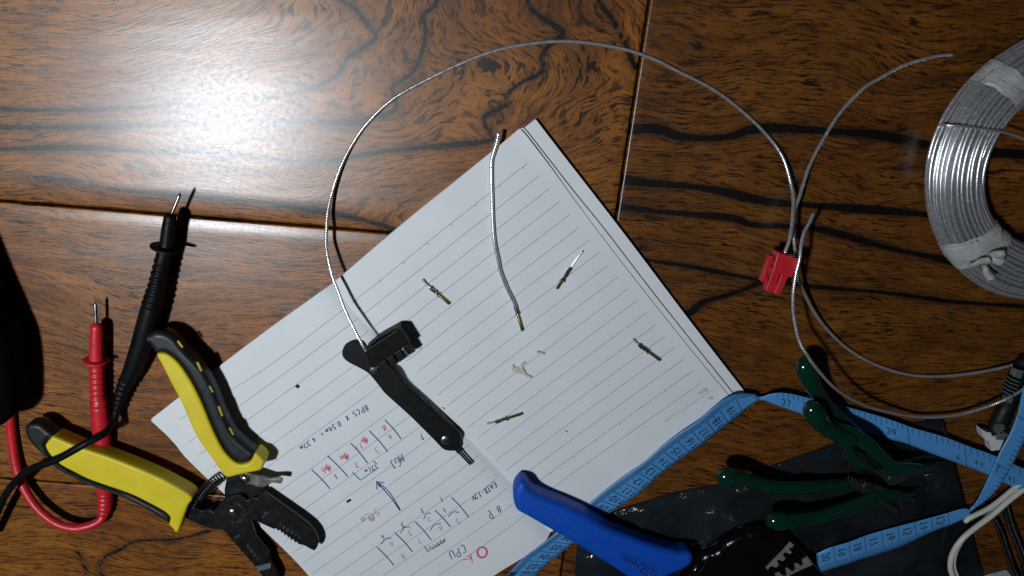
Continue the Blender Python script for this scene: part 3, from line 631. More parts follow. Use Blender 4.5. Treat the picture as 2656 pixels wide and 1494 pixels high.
m=MB(); p,q=at(*XC(1165,590),.0215),at(*XC(1300,765),.0205); m.tube([p,q],.00022,6); p,q=at(*XC(1150,610),.0212),at(*XC(1270,775),.0202); m.tube([p,q],.00015,6); m.build('metal_edge',M_sil,cn)
# ================================================================== red connector
XR=crop(1920,500,4.83)
rc=thing('plug_housing','small red two way plug housing with two legs and a side latch','connector',at(2020,700,0))
m=MB(); quadbox(m,[(475,745),(752,832),(645,1065),(405,1000)],[.0245]*4,.0155,XR); m.build('housing',M_redp,rc,smooth=.5,bev=.0004)
for q in([(400,990),(492,1015),(440,1255),(318,1235)],[(518,1020),(610,1050),(492,1287),(428,1262)]):
    m=MB(); quadbox(m,q,[.0228,.0228,.0220,.0220],.0158,XR); m.build('plug_leg',M_redp,rc,smooth=.5,bev=.0004)
slab('latch',outl(XR,[(365,785),(418,792),(400,850),(375,925),(405,940),(398,990),(350,985),(330,1040),(352,1090),(325,1118),(285,1132),(250,1098),(265,1060),(300,960),(330,870)],.021),.0170,.0215,.0003,M_redp,rc,seg=2,smooth_outline=False)
m=MB(); quadbox(m,[(405,860),(455,870),(445,905),(395,900)][:4],[.0218]*4,.0175,XR); m.build('latch_hinge',M_redp,rc,smooth=.5)
# ================================================================== test probes
X1=crop(0,440,3.15);X2=crop(0,800,2.088)
def probe(label,axis,ribs,m,cable,guard,gr,cone,cr,zc):
    t=thing('test_probe',label,'test probe',at(*axis[1][:2],0))
    C=spline(np.array([[*at(a[0],a[1],a[2]),a[3]] for a in axis[1:]]),n=150)
    L=np.r_[0,np.cumsum(np.linalg.norm(np.diff(C[:,:3],axis=0),axis=1))]/1.0
    R=C[:,3].copy()
    for (r0,r1,cnt,dep) in ribs:
        u=L/L[-1]; k=(u>r0)&(u<r1); R[k]+=dep*np.sin((u[k]-r0)/(r1-r0)*cnt*2*np.pi)
    C2=spline(C,n=420); u=np.linspace(0,1,420); R2=np.interp(u,L/L[-1],C[:,3])
    for (r0,r1,cnt,dep) in ribs:
        k=(u>r0)&(u<r1); R2[k]+=dep*np.sin((u[k]-r0)/(r1-r0)*cnt*2*np.pi)
    tube('probe_body',C2[:,:3],R2,m,t,n=28)
    a0,a1=at(*axis[0][:3]),at(*axis[1][:3]); d=(a1-a0)/np.linalg.norm(a1-a0)
    tube('probe_pin',[a0,a0+d*.0016,a0+d*.0019,a1+d*.002],[.00012,.00088,.00095,.00095],M_dst,t,n=14,cap=False)
    g=at(*guard); d2=C[5,:3]-C[0,:3]; d2/=np.linalg.norm(d2)
    tube('finger_guard',[g-d2*.0009,g-d2*.0004,g+d2*.0004,g+d2*.0009],[gr*.86,gr,gr,gr*.86],m,t,n=32,cap=False)
    tube('test_lead',spline(wpath(cable),step=.002),cr,m,t,n=14); return t
probe('black test probe with ribbed grip, its sharp pin pointing up beside its shadow',
 [(468,500,.0135),(441,566,.0125,.0034),(436,600,.0122,.0037),(431,640,.0120,.0039),(423,668,.0118,.0041),(407,740,.0112,.0047),(402,762,.0110,.0052),(388,815,.0104,.0058),(368,890,.0092,.0059),(345,955,.0082,.0052),(322,1003,.0072,.0041),(308,1045,.0064,.0031),(297,1085,.0075,.0020)],
 [(.19,.42,8,.00035),(.80,.97,6,.0004)],M_blk,
 [(299,1078,.0078),(296,1092,.0095),(284,1110,.014),(268,1126,.019),(215,1154,.0255),(144,1193,.025),(72,1221,.020),(24,1269,.016),(-2,1318,.013),(-30,1390,.010)],(433,643,.0120),.0090,None,.0022,.012)
probe('red test probe with ribbed grip, passing under the yellow plier handle',
 [(247,782,.0100),(250,850,.0095,.0034),(250,880,.0093,.0037),(250,925,.0090,.0039),(251,945,.0088,.0040),(254,1030,.0080,.0042),(256,1040,.0080,.0048),(260,1090,.0072,.0050),(266,1154,.0064,.0049),(271,1230,.0058,.0048),(273,1275,.0055,.0045),(272,1315,.0052,.0041),(267,1340,.0052,.0028)],
 [(.17,.40,8,.0003),(.86,.99,5,.0003)],M_redp,
 [(268,1336,.0054),(262,1348,.0065),(248,1357,.0078),(230,1364,.0088),(192,1370,.0100),(144,1356,.0100),(96,1317,.0090),(62,1265,.0070),(43,1212,.0048),(31,1135,.0035),(26,1078,.0035),(22,1030,.004),(15,960,.006),(-10,900,.006)],(249,935,.0090),.0072,None,.0027,.009)
# ================================================================== black case at the left edge
o=slab('instrument_case',[at(x,y,.004)[:2] for x,y in[(-220,590),(-60,575),(-40,590),(-22,625),(4,690),(30,750),(54,805),(74,855),(84,915),(87,980),(84,1030),(64,1056),(36,1068),(-60,1080),(-220,1075)]],.0004,.034,.012,mat('black_leatherette',(.0018,.0014,.0015),.75,spec=.06,bump=.4,bs=700),seg=8)
tag(o,'black rounded case cut off by the left edge, red lead leaving beneath it','case')
# ================================================================== wire stripper
XS=crop(350,780,2.029); XJ=crop(480,1180,4.616)
st=thing('wire_stripper','black steel wire stripper with open jaws and yellow and black handles','wire stripper',at(600,1250,0))
def sslab(nm,f,pts,z0,z1,bev,m,zref=None,**k): return slab(nm,outl(f,pts,zref if zref else z1),z0,z1,bev,m,k.pop('parent',st),**k)
hA=sslab('handle',XS,[(118,282),(150,272),(190,288),(240,335),(300,425),(355,535),(415,680),(470,785),(530,846),(575,856),(612,838),(632,800),(655,808),(682,838),(676,868),(662,888),(600,902),(540,915),(487,925),(455,892),(425,850),(380,790),(330,715),(290,630),(258,555),(225,490),(190,425),(150,345)],.0075,.0205,.0016,M_yel,.0190)
sslab('grip_inlay',XS,[(50,188),(60,180),(80,172),(108,158),(165,165),(218,200),(262,255),(350,348),(412,450),(465,580),(520,690),(585,755),(636,800),(622,832),(588,850),(545,846),(478,787),(418,680),(358,536),(302,424),(240,333),(186,282),(150,270),(118,278),(100,258),(78,230)],.0080,.0195,.0034,M_grip,.0175,parent=hA,seg=6)
for a,b,r in(((228,215),(248,242),9),((330,328),(348,366),10),((393,452),(408,478),8),((442,560),(458,602),10),((500,672),(516,702),8)):
    p,q=at(*XS(*a),.0188),at(*XS(*b),.0188); m=MB(); m.tube([p,q],r*.00008,12,flat=.5); m.build('grip_dot',mat('shaded_yellow_plastic',(.34,.27,.01),.55),hA)  # darker copy of the handle yellow: the dots' shade is in the colour
hB=sslab('handle',X2,[(250,745),(258,722),(275,702),(300,692),(420,742),(600,802),(800,882),(930,945),(1040,1015),(1020,1065),(1000,1120),(965,1210),(938,1188),(918,1165),(925,1132),(910,1110),(880,1088),(790,1040),(700,998),(500,928),(400,880),(330,842),(280,795)],.0070,.0195,.0016,M_yel,.0180)
sslab('grip_inlay',X2,[(135,655),(145,632),(165,620),(215,622),(260,655),(302,690),(272,702),(256,722),(248,747),(280,797),(330,844),(400,882),(500,930),(700,1000),(790,1042),(880,1090),(912,1112),(926,1132),(917,1160),(880,1140),(800,1092),(640,1012),(430,932),(300,852),(200,762),(152,705)],.0065,.0180,.0028,M_grip,.0165,parent=hB,seg=6)
lo=sslab('lower_jaw',XJ,[(500,262),(600,245),(760,235),(880,300),(945,385),(950,445),(880,560),(810,700),(790,800),(815,880),(850,985),(880,1010),(878,1030),(905,1040),(905,1062),(932,1070),(932,1092),(960,1100),(958,1122),(985,1132),(985,1155),(1010,1165),(1005,1215),(1028,1290),(1090,1400),(1112,1460),(1090,1540),(1020,1560),(960,1500),(850,1350),(700,1180),(560,1020),(455,900),(440,800),(480,600),(470,420)],.0065,.0095,.0004,M_steel,.0095,smooth_outline=False,seg=2)
up=sslab('upper_jaw',XJ,[(-10,640),(40,560),(75,500),(110,560),(135,640),(200,668),(280,655),(340,690),(380,630),(430,575),(500,515),(590,482),(660,478),(705,505),(745,545),(790,515),(825,505),(860,520),(900,470),(945,450),(1060,530),(1190,620),(1380,755),(1500,852),(1560,930),(1592,1010),(1596,1060),(1580,1110),(1550,1148),(1500,1128),(1440,1092),(1400,1078),(1365,1075),(1330,1040),(1318,1055),(1290,1010),(1272,1028),(1248,980),(1232,996),(1212,955),(1192,970),(1170,925),(1152,940),(1135,898),(1112,915),(1090,882),(1060,890),(880,808),(840,780),(795,775),(740,820),(640,885),(450,902),(300,882),(180,840),(90,800),(10,765)],.0096,.0128,.0005,M_steel,.0128,smooth_outline=False,seg=2)
m=MB(); p,q=at(*XJ(850,1345),.0098),at(*XJ(1028,1310),.0098); m.add([at(*XJ(842,1335),.0097),at(*XJ(1028,1292),.0097),at(*XJ(1022,1355),.0097),at(*XJ(880,1390),.0097)],[(0,1,2,3)]); m.build('bare_steel_band',M_gry,lo,smooth=None)
sslab('lever',XJ,[(652,290),(665,245),(715,222),(770,222),(830,238),(900,258),(985,285),(1060,284),(1130,280),(1168,287),(1166,312),(1150,345),(1090,338),(1040,336),(1000,358),(950,385),(900,392),(850,378),(780,355),(700,345),(665,325)],.0128,.0148,.0004,mat('dull_steel',(.34,.34,.31),.35,metal=.9,var=.3),.0148,seg=2)
rivet(at(*XJ(718,282),.0148),.0030,mat('warm_steel',(.5,.47,.38),.25,metal=1),st,h=.0022)
rivet(at(*XJ(573,695),.0128),.0040,M_grip,st,h=.0007,nm='pivot_washer'); rivet(at(*XJ(568,690),.0133),.0030,M_sil,st,h=.0012,nm='pivot_pin')
arcp=spline([at(*XJ(*p),.011) for p in[(455,245),(395,280),(330,335),(265,400),(205,475),(150,560),(120,620)]],n=400)
T=np.gradient(arcp,axis=0);T/=np.linalg.norm(T,axis=1)[:,None]; A=np.cross(T,(0,0,1));B=np.cross(A,T); ph=np.linspace(0,2*np.pi*15,400)[:,None]
tube('return_spring',arcp+.0030*(np.cos(ph)*A+np.sin(ph)*B),.00042,M_dst and mat('black_spring_steel',(.04,.04,.042),.25,metal=.8),st,n=8)
m=MB()
for s_,p_,d,h in(('AWG',(945,765),(.60,-.80),42),('22',(1118,815),(.25,.97),26),('20',(1165,850),(.25,.97),26),('18',(1212,880),(.25,.97),26),('16',(1262,910),(.25,.97),26),('14',(1310,940),(.25,.97),26),('12',(1355,965),(.25,.97),26)):
    for pl in text2(s_,p_,d,h,.62,.25): m.ribbon(np.array([at(*XJ(*q),.01295) for q in pl]),.00022)
for k,c_ in enumerate('QUALITYTOOLS'):
    a=math.radians(-75+15*k); x=573+125*math.cos(a); y=695+105*math.sin(a)
    for pl in text2(c_,(x,y),(-math.sin(a),math.cos(a)),26,.6): m.ribbon(np.array([at(*XJ(*q),.01295) for q in pl]),.00022)
for s_,p_,d,h in(('mm',(610,1000),(.85,-.5),40),('0.6',(735,1080),(.3,.95),24),('0.8',(775,1130),(.3,.95),24),('1.0',(815,1175),(.3,.95),24),('1.3',(855,1225),(.3,.95),24)):
    for pl in text2(s_,p_,d,h,.62,.25): m.ribbon(np.array([at(*XJ(*q),.00965) for q in pl]),.00022)
m.build('engraved_marking',mat('engraved_grey',(.09,.10,.10),.5),st,smooth=None)
# ================================================================== blue handled tool
XB=crop(1300,980,2.82)
bt=thing('blue_handled_tool','bright blue rubber tool handle lying diagonally over the tape measure and notebook corner','tool',at(1560,1380,0))
zb=.0215
hb_=slab('handle',outl(XB,[(88,885),(94,830),(118,785),(150,762),(190,778),(235,835),(330,885),(450,932),(600,1000),(700,1058),(800,1118),(960,1180),(1080,1225),(1200,1262),(1300,1285),(1385,1290),(1412,1325),(1398,1370),(1340,1415),(1250,1452),(1180,1500),(1160,1560),(1120,1600),(1060,1560),(900,1452),(700,1325),(520,1212),(330,1105),(200,1030),(120,985),(98,940)],zb),.0068,zb,.0042,M_navy,bt,seg=8,step=.002,bot=.003)
m=MB()
random.seed(3)
for r,(x0,y0,x1,y1) in enumerate(((868,1285,1128,1425),(862,1312,1120,1452),(1000,1418,1060,1452))):
    n=13 if r<2 else 4
    for k in range(n):
        if random.random()<.12: continue
        t=(k+.5)/n; q=(x0+(x1-x0)*t,y0+(y1-y0)*t)
        for pl in text2(random.choice('EHNMSRABC'.replace('H','N')),q,(.88,.475),19,.75): m.ribbon(np.array([at(*XB(*z_),zb+.0002) for z_ in pl]),.00045)
m.build('printed_text',mat('dark_print',(.006,.01,.04),.5),bt,smooth=None)
# ================================================================== tape measure
M_tape=mat('light_blue_tape',(.080,.29,.62),.38,spec=.5,var=.05,vs=90,bump=.25,bs=1600)
M_mark=mat('black_tape_print',(.012,.02,.05),.5,var=.3)
tp=thing('tape_measure','light blue tailor tape measure winding from the blue handle to the right edge','tape measure',at(1700,1180,0))
XD=crop(1840,900,2.44); X6=crop(1280,1280,6.771)
def band(U,Lo,zu,zl,n=160):
    U=[(*p,z) for p,z in zip(U,zu)];Lo=[(*p,z) for p,z in zip(Lo,zl)]
    A=spline([at(*p) for p in U],n=n);B=spline([at(*p) for p in Lo],n=n); return A,B
def bandmesh(nm,A,B,cols=6):
    n=len(A);V=[];
    for k in range(cols+1):
        t=k/cols; V.append(A*(1-t)+B*t)
    V=np.stack(V,1).reshape(-1,3); w=cols+1
    Fc=[(i*w+k,i*w+k+1,(i+1)*w+k+1,(i+1)*w+k) for i in range(n-1) for k in range(cols)]
    o=mesh(nm,V,Fc,M_tape,tp,smooth=3.2); md=o.modifiers.new('thickness','SOLIDIFY'); md.thickness=.00035; md.offset=0; return o
def bandpt(A,B,i,t,dz=.00042):
    i=min(max(i,0),len(A)-1.001); k=int(i); f=i-k; a=A[k]*(1-f)+A[k+1]*f; b=B[k]*(1-f)+B[k+1]*f; p=a*(1-t)+b*t
    nrm=np.cross(A[k+1]-A[k],b-a); nrm/=np.linalg.norm(nrm)+1e-12
    if nrm[2]<0: nrm=-nrm
    return p+nrm*dz,nrm
def bandidx(A,B,p):  # index nearest a picture point
    C=(A+B)/2; best=None
    w=at(p[0],p[1],C[:,2].mean()); i=int(np.argmin(np.hypot(C[:,0]-w[0],C[:,1]-w[1]))); 
    lo,hi=max(i-1,0),min(i+1,len(C)-1); d=C[hi,:2]-C[lo,:2]; t=((w[:2]-C[lo,:2])@d)/(d@d); return lo+t*(hi-lo)
def markline(mb,A,B,i,t0,t1,w=.00028):
    p,nr=bandpt(A,B,i,t0);q,_=bandpt(A,B,i,t1); r_,_=bandpt(A,B,i,(t0+t1)/2); mb.ribbon(np.array([p,r_,q]),w,nz=nr)
def marktext(mb,A,B,s,ic,tc,h,adv,w=.0005,along=True,flip=1):
    """glyphs on the band. along=True: reading along +index; else reading across (towards t=0)"""
    per=np.linalg.norm(((A+B)/2)[int(ic)+1 if int(ic)+1<len(A) else -1]-((A+B)/2)[int(ic)]); wid=np.linalg.norm(A[int(ic)]-B[int(ic)])
    n=len(s); asp=.6
    tot=n*adv
    for k,c in enumerate(s):
        for pl in G[c]:
            pts=[]
            for x,y in pl:
                rx=(k*adv-tot/2+x*h*asp)*1.0; ry=(y-.5)*h
                if along: i=ic+flip*rx/per; t=tc-flip*ry/wid
                else: i=ic-flip*ry/per; t=tc-flip*rx/wid
                pts.append(bandpt(A,B,i,t)[0])
            mb.ribbon(np.array(pts),w)
mk=MB()
# run 1: centimetre side, under the blue handle, up to the twist
U=[(1240,1560),(1312,1494),(1363,1442),(1437,1386),(1538,1297),(1608,1243),(1665,1204),(1712,1162),(1759,1126),(1809,1093),(1845,1062),(1875,1038),(1905,1024),(1938,1021),(1958,1022)]
Lw=[(1330,1560),(1388,1494),(1420,1462),(1482,1413),(1584,1329),(1655,1282),(1720,1225),(1787,1176),(1822,1152),(1858,1123),(1885,1103),(1910,1083),(1935,1060),(1960,1042),(1972,1036)]
zu=[.004,.005,.006,.0065,.0070,.0085,.0092,.0098,.0105,.0115,.0120,.0115,.0105,.0085,.0065]; zl=[.002,.0025,.003,.0035,.0040,.0045,.0045,.0045,.0045,.0045,.0045,.005,.006,.0065,.006]
A,B=band(U,Lw,zu,zl); bandmesh('tape_run',A,B)
kn={102.0:X6(430,1480),103.0:X6(530,1390),104.0:X6(750,1222),105.0:X6(957,1060),106.0:X6(1165,880),110.0:XB(780,920),111.0:XB(872,862),112.0:XB(965,807),113.0:XB(1060,732),114.0:XB(1152,667),115.0:XB(1250,592),116.0:XB(1345,517),117.0:XB(1437,435),118.0:XB(1537,357),119.0:XB(1632,280),120.0:XB(1737,200)}
ks=sorted(kn); ix=[bandidx(A,B,kn[k]) for k in ks]
idx=lambda c:(float(np.interp(c,ks,ix)) if c<=ks[-1] else ix[-1]+(c-ks[-1])*(ix[-1]-ix[-2])) if c>=ks[0] else ix[0]-(ks[0]-c)*(ix[1]-ix[0])
for mm in range(1000,1212):
    c=mm/10; i=idx(c)
    if i<0 or i>len(A)-2: continue
    if mm%10==0: markline(mk,A,B,i,.32,1.0,.00034)
    markline(mk,A,B,i,.0,.34 if mm%5==0 else .26,.00026)
for c in range(101,121):
    i=idx(c+.5)
    if 1<i<len(A)-9: marktext(mk,A,B,str(c),i,.66,.0050,.0033,w=.00062,along=False)
# run 2: other side with long scale, passing under the pliers to the right edge
U=[(1966,1030)]+P(XD,[(345,312),(385,298),(440,290),(520,297),(640,325),(840,372),(1050,430),(1180,472),(1300,515),(1480,567),(1640,628),(1810,690),(1980,765),(2100,800)])
Lw=[(1972,1038)]+P(XD,[(345,336),(385,352),(450,377),(510,398),(600,428),(790,480),(1000,540),(1130,580),(1250,612),(1450,690),(1600,745),(1760,808),(1990,920),(2100,975)])
n_=len(U); zu=[.006,.007,.008,.0085,.008,.007,.005,.006,.0075,.0080,.0085,.009,.010,.011,.011]; zl=[.006,.006,.006,.006,.0055,.005,.004,.004,.0045,.005,.005,.005,.006,.007,.007]
A,B=band(U,Lw,zu,zl); bandmesh('tape_run',A,B)
kn={37.0:XD(592,385),38.0:XD(925,475),39.0:XD(1258,563),40.0:XD(1617,688),41.0:XD(1985,850)}; ks=sorted(kn); ix=[bandidx(A,B,kn[k]) for k in ks]
def idx(c):
    if c<37: return ix[0]-(37-c)*(ix[1]-ix[0])
    return float(np.interp(c,ks,ix))
for q in range(350,411):
    i=idx(q/10)
    if i<9: continue
    markline(mk,A,B,i,.03,1.0 if q%10==0 else(.42 if q%5==0 else .28),.0003)
marktext(mk,A,B,'37',idx(36.66),.60,.0048,.0036); marktext(mk,A,B,'38',idx(37.66),.60,.0048,.0036); marktext(mk,A,B,'39',idx(38.68),.58,.0048,.0036); marktext(mk,A,B,'4',idx(39.86),.70,.0044,.0034); marktext(mk,A,B,['#s','#c'],idx(40.22),.62,.0040,.0036,w=.0003); marktext(mk,A,B,'41',idx(40.75),.66,.0048,.0036)
# run 3: from the right edge down to the fold, then left to the 20 mark
U=[(2700,860),(2668,985),(2656,1000)]+P(XD,[(1985,260),(1972,320),(1950,420),(1900,550),(1840,660),(1780,790),(1730,900),(1690,975),(1650,1020),(1622,1040)])
Lw=[(2760,900),(2730,1020),(2700,1080)]+P(XD,[(2060,450),(2020,540),(1985,610),(1930,725),(1880,815),(1830,890),(1780,945),(1730,985),(1680,1020),(1640,1055)])
zu=[.02,.018,.017,.016,.015,.014,.0135,.013,.012,.010,.008,.006,.005];zl=[.018,.017,.016,.015,.0145,.014,.0135,.013,.012,.010,.0085,.0075,.0065]
A,B=band(U,Lw,zu,zl); bandmesh('tape_run',A,B)
i0=bandidx(A,B,XD(1890,770)); C=(A+B)/2; per=np.mean(np.linalg.norm(np.diff(C[int(i0)-3:int(i0)+3],axis=0),axis=1))
for q in range(-26,12):
    i=i0+q*.00333/per
    if 2<i<len(A)-2: markline(mk,A,B,i,.0 if q%10==0 else .62,1.0,.0003)
marktext(mk,A,B,'2',i0+.0028/per,.28,.0042,.003,along=False,flip=1)
U=P(XD,[(1650,1030),(1622,1022),(1580,1028),(1500,1052),(1400,1080),(1290,1110),(1200,1133),(1100,1160),(1000,1190),(900,1228),(830,1250),(760,1270),(715,1290),(678,1308)])
Lw=P(XD,[(1648,1058),(1630,1075),(1598,1092),(1530,1122),(1440,1155),(1350,1195),(1260,1240),(1160,1280),(1060,1312),(950,1345),(870,1373),(800,1395),(745,1412),(690,1432)])
zu=[.0075,.0075,.0075,.0075,.0075,.0075,.0075,.0075,.0075,.008,.008,.008,.0075,.007];zl=[.0075,.008,.008,.008,.0078,.0075,.0072,.0072,.0072,.0075,.0075,.0075,.007,.0065]
A,B=band(U,Lw,zu,zl); bandmesh('tape_run',A,B)
kn={20:XD(685,1370),19:XD(785,1320),18:XD(885,1290),17:XD(985,1255),16:XD(1090,1225),15:XD(1190,1190),14:XD(1295,1155),13:XD(1405,1120),12:XD(1510,1085)}
kn={20.5:XD(690,1372),19.5:XD(787,1318),18.5:XD(885,1288),17.5:XD(985,1255),16.5:XD(1095,1222),15.5:XD(1195,1186),14.5:XD(1300,1150),13.5:XD(1405,1112),12.5:XD(1510,1082)}
ks=sorted(kn); ix=[bandidx(A,B,kn[k]) for k in ks]
for mm in range(125,206):
    i=float(np.interp(mm/10,ks,ix)); 
    if (mm-5)%10==0: markline(mk,A,B,i,.0,.72,.0003)
    markline(mk,A,B,i,.70 if mm%5 else .64,1.0,.00026)
for c in range(13,21):
    marktext(mk,A,B,str(c),float(np.interp(c,ks,ix)),.36,.0050,.0032,w=.00060,along=False,flip=-1)
mk.build('printed_scale',M_mark,tp,smooth=None)
# ================================================================== wire coil
M_wrap=mat('white_wrapping_tape',(.46,.47,.46),.28,spec=.5,var=.25,vs=120,bump=.6,bs=420,alpha=.80)
ctr=at(2768,468,.0); 
def coilw(px_,py_,z): return at(px_,py_,z)
lw=at(2404,455,.008); cc=np.array([0,0,0.])
# torus centre from the left extremes of the ring
R_out=.0775;Rin=.0455; zc=.0115; zr=.0095
pL=at(2404,453,zc); cc=np.array([pL[0]+R_out,pL[1]+.0035,0])
co=thing('wire_coil','large ring coil of silver wire with white tape wraps, cut by the right edge','wire coil',cc)
Rm=(R_out+Rin)/2; wr=(R_out-Rin)/2-.0009
m=MB(); uvs=[]; n_t=34
th=np.linspace(0,2*np.pi,161)
VV=[];FF=[];UV=[]
for k in range(n_t):
    a=2*np.pi*k/n_t; jr=rng.normal(0,.00015); ph=rng.uniform(0,6.28); ph2=rng.uniform(0,6.28)
    r=Rm+wr*math.cos(a)+jr+.00035*np.sin(2*th+ph)+.00022*np.sin(5*th+ph2); z=zc+zr*math.sin(a)+.0003*np.sin(3*th+ph)
    C=np.stack([cc[0]+r*np.cos(th),cc[1]+r*np.sin(th),z],1)
    g=tubegeo(C,.00098,9,False); o0=len(VV) and sum(len(v) for v in VV); VV.append(g[0]); FF+=[tuple((o0 or 0)+i for i in f) for f in g[1][:-2]]; UV.append(g[2])
o=mesh('wire_turns',np.vstack(VV),FF,M_wire,co,smooth=1.0,uv=np.vstack(UV))
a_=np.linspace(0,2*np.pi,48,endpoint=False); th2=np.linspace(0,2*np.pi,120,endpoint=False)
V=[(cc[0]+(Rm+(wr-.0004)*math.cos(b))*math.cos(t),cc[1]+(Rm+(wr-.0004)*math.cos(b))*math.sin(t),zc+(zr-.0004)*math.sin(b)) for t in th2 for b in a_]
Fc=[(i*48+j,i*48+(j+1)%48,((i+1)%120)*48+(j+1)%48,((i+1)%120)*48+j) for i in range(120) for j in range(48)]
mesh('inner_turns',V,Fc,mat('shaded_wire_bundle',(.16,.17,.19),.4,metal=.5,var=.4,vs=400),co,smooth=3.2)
def angof(px_,py_): p=at(px_,py_,.018); return math.atan2(p[1]-cc[1],p[0]-cc[0])
XW=crop(2280,80,2.0133)
def wrap(t0,t1,t2,t3,seed):
    "sleeve of tape: outer rim spans t0..t1, inner rim spans t2..t3"
    V=[];nb_=56;nt=26; r2=random.Random(seed)
    for i in range(nt):
        for j in range(nb_):
            b=2*math.pi*j/nb_; w=(1-math.cos(b))/2; u=i/(nt-1)
            ta=t0+(t1-t0)*u; tb=t2+(t3-t2)*u; t=ta*(1-w)+tb*w
            t+=.006*math.sin(b*9+seed)*(1 if i in(0,nt-1) else 0)
            e=.0013+.0004*noise.noise(Vector((i*.5,j*.5,seed)))+.0006*noise.noise(Vector((i*.13,j*.2,seed+9)))
            V.append((cc[0]+(Rm+(wr+e)*math.cos(b))*math.cos(t),cc[1]+(Rm+(wr+e)*math.cos(b))*math.sin(t),max(.0003,zc+(zr+e)*math.sin(b))))
    Fc=[(i*nb_+j,i*nb_+(j+1)%nb_,(i+1)*nb_+(j+1)%nb_,(i+1)*nb_+j) for i in range(nt-1) for j in range(nb_)]
    o=mesh('tape_wrap',V,Fc,M_wrap,co,smooth=3.2); md=o.modifiers.new('t','SOLIDIFY'); md.thickness=.0002; return o
def an(p): 
    a=angof(*XW(*p)); return a if a>0 else a+2*math.pi
wrap(an((500,238)),an((625,138)),an((700,370)),an((770,205)),1)
wr2=wrap(an((350,1122)),an((470,1225)),an((580,1040)),an((672,1130)),5)
# knotted flaps of the lower wrap
for pts in([(520,1205),(570,1185),(610,1170),(655,1165)],[(540,1215),(560,1245),(575,1275),(590,1298)],[(525,1200),(580,1190),(625,1200),(645,1210)],[(470,1222),(510,1215),(545,1205),(580,1195)]):
    C=spline([at(*XW(*p),.0235+.002*k) for k,p in enumerate(pts)],n=14); m=MB(); w_=np.interp(np.linspace(0,1,14),[0,.25,.7,1],[.0015,.0030,.0052,.0046])
    C[:,2]+=.0006*np.sin(np.linspace(0,9,14)); A_=np.cross(np.gradient(C,axis=0),(0,0,1)); A_/=np.linalg.norm(A_,axis=1)[:,None]
    V=np.vstack([C-A_*w_[:,None]/2,C+np.array([0,0,.0007]),C+A_*w_[:,None]/2-np.array([0,0,.0005])]); k=len(C)
    o=mesh('knot_flap',V,[(i,i+1,k+i+1,k+i) for i in range(k-1)]+[(k+i,k+i+1,2*k+i+1,2*k+i) for i in range(k-1)],M_wrap,wr2,smooth=3.2); md=o.modifiers.new('t','SOLIDIFY'); md.thickness=.0003
ps=[(*XW(318,500),.010),(*XW(326,490),.0165),(*XW(345,492),.0200),(*XW(430,498),.0232),(*XW(540,512),.0236),(*XW(620,524),.0222),(*XW(680,538),.0205),(*XW(757,565),.020),(2720,390,.019),(2800,440,.018)]
tube('tie_strand',spline(wpath(ps),step=.002),.00075,M_wire,co)
# ================================================================== plastic bag
bagm=N('translucent_grey_plastic'); tc=bagm.n('ShaderNodeTexCoord').outputs['Object']
bagm.l(bagm.mix(bagm.mr(bagm.noise(tc,20,4,.6),.35,.65),(.006,.008,.010),(.020,.027,.033)),bagm.p.inputs['Base Color'])
bagm.p.inputs['Roughness'].default_value=.13; bagm.p.inputs['Alpha'].default_value=.76; bagm.p.inputs['Specular IOR Level'].default_value=.5
bb=bagm.n('ShaderNodeBump',i={'Strength':.8,'Distance':.0015,'Height':bagm.noise(tc,45,5,.6,1.5)}); bagm.l(bb.outputs[0],bagm.p.inputs['Normal'])
T_=spline(P(XD,[(-585,1040)][:0])+[(1500,1372),(1584,1330),(1743,1280),(1867,1255),(1950,1228),(2033,1197),(2176,1146),(2300,1108),(2447,1086)],n=70)
Bt=spline([(1480,1640),(1700,1640),(1900,1640),(2100,1640),(2300,1640),(2480,1640),(2580,1640)],n=70)
V=[];nv=56
sidR=spline([(2447,1086),(2467,1154),(2496,1269),(2537,1433),(2553,1494),(2580,1640)],n=nv); sidL=spline([(1500,1372),(1490,1500),(1480,1640)],n=nv)
for j in range(nv):
    v=j/(nv-1)
    for i in range(70):
        u=i/69; p=(1-v)*T_[i]+v*Bt[i]+(1-u)*sidL[j]+u*sidR[j]-((1-u)*(1-v)*T_[0]+u*(1-v)*T_[-1]+(1-u)*v*Bt[0]+u*v*Bt[-1])
        z=.0012+.0014*(noise.noise(Vector((p[0]*.012,p[1]*.012,3)))+.6)+.0012*abs(noise.noise(Vector((p[0]*.035,p[1]*.02,7))))+.0005*noise.noise(Vector((p[0]*.09,p[1]*.09,1)))
        ed=min(u,1-u,v)*12; z+=.0022*max(0,1-abs(noise.noise(Vector((p[0]*.006+2,p[1]*.011,5))))*9)+.0012*max(0,1-abs(noise.noise(Vector((p[0]*.013-4,p[1]*.009,15))))*12); z=.0006+max(0,z)*min(1,ed+.25); V.append(at(p[0],p[1],z))
Fc=[(j*70+i,(j+1)*70+i,(j+1)*70+i+1,j*70+i+1) for j in range(nv-1) for i in range(69)]
o=mesh('plastic_bag',V,Fc,bagm.m,smooth=3.2); tag(o,'crumpled translucent dark grey plastic bag spread flat under the green pliers','bag')
md=o.modifiers.new('t','SOLIDIFY'); md.thickness=.0003
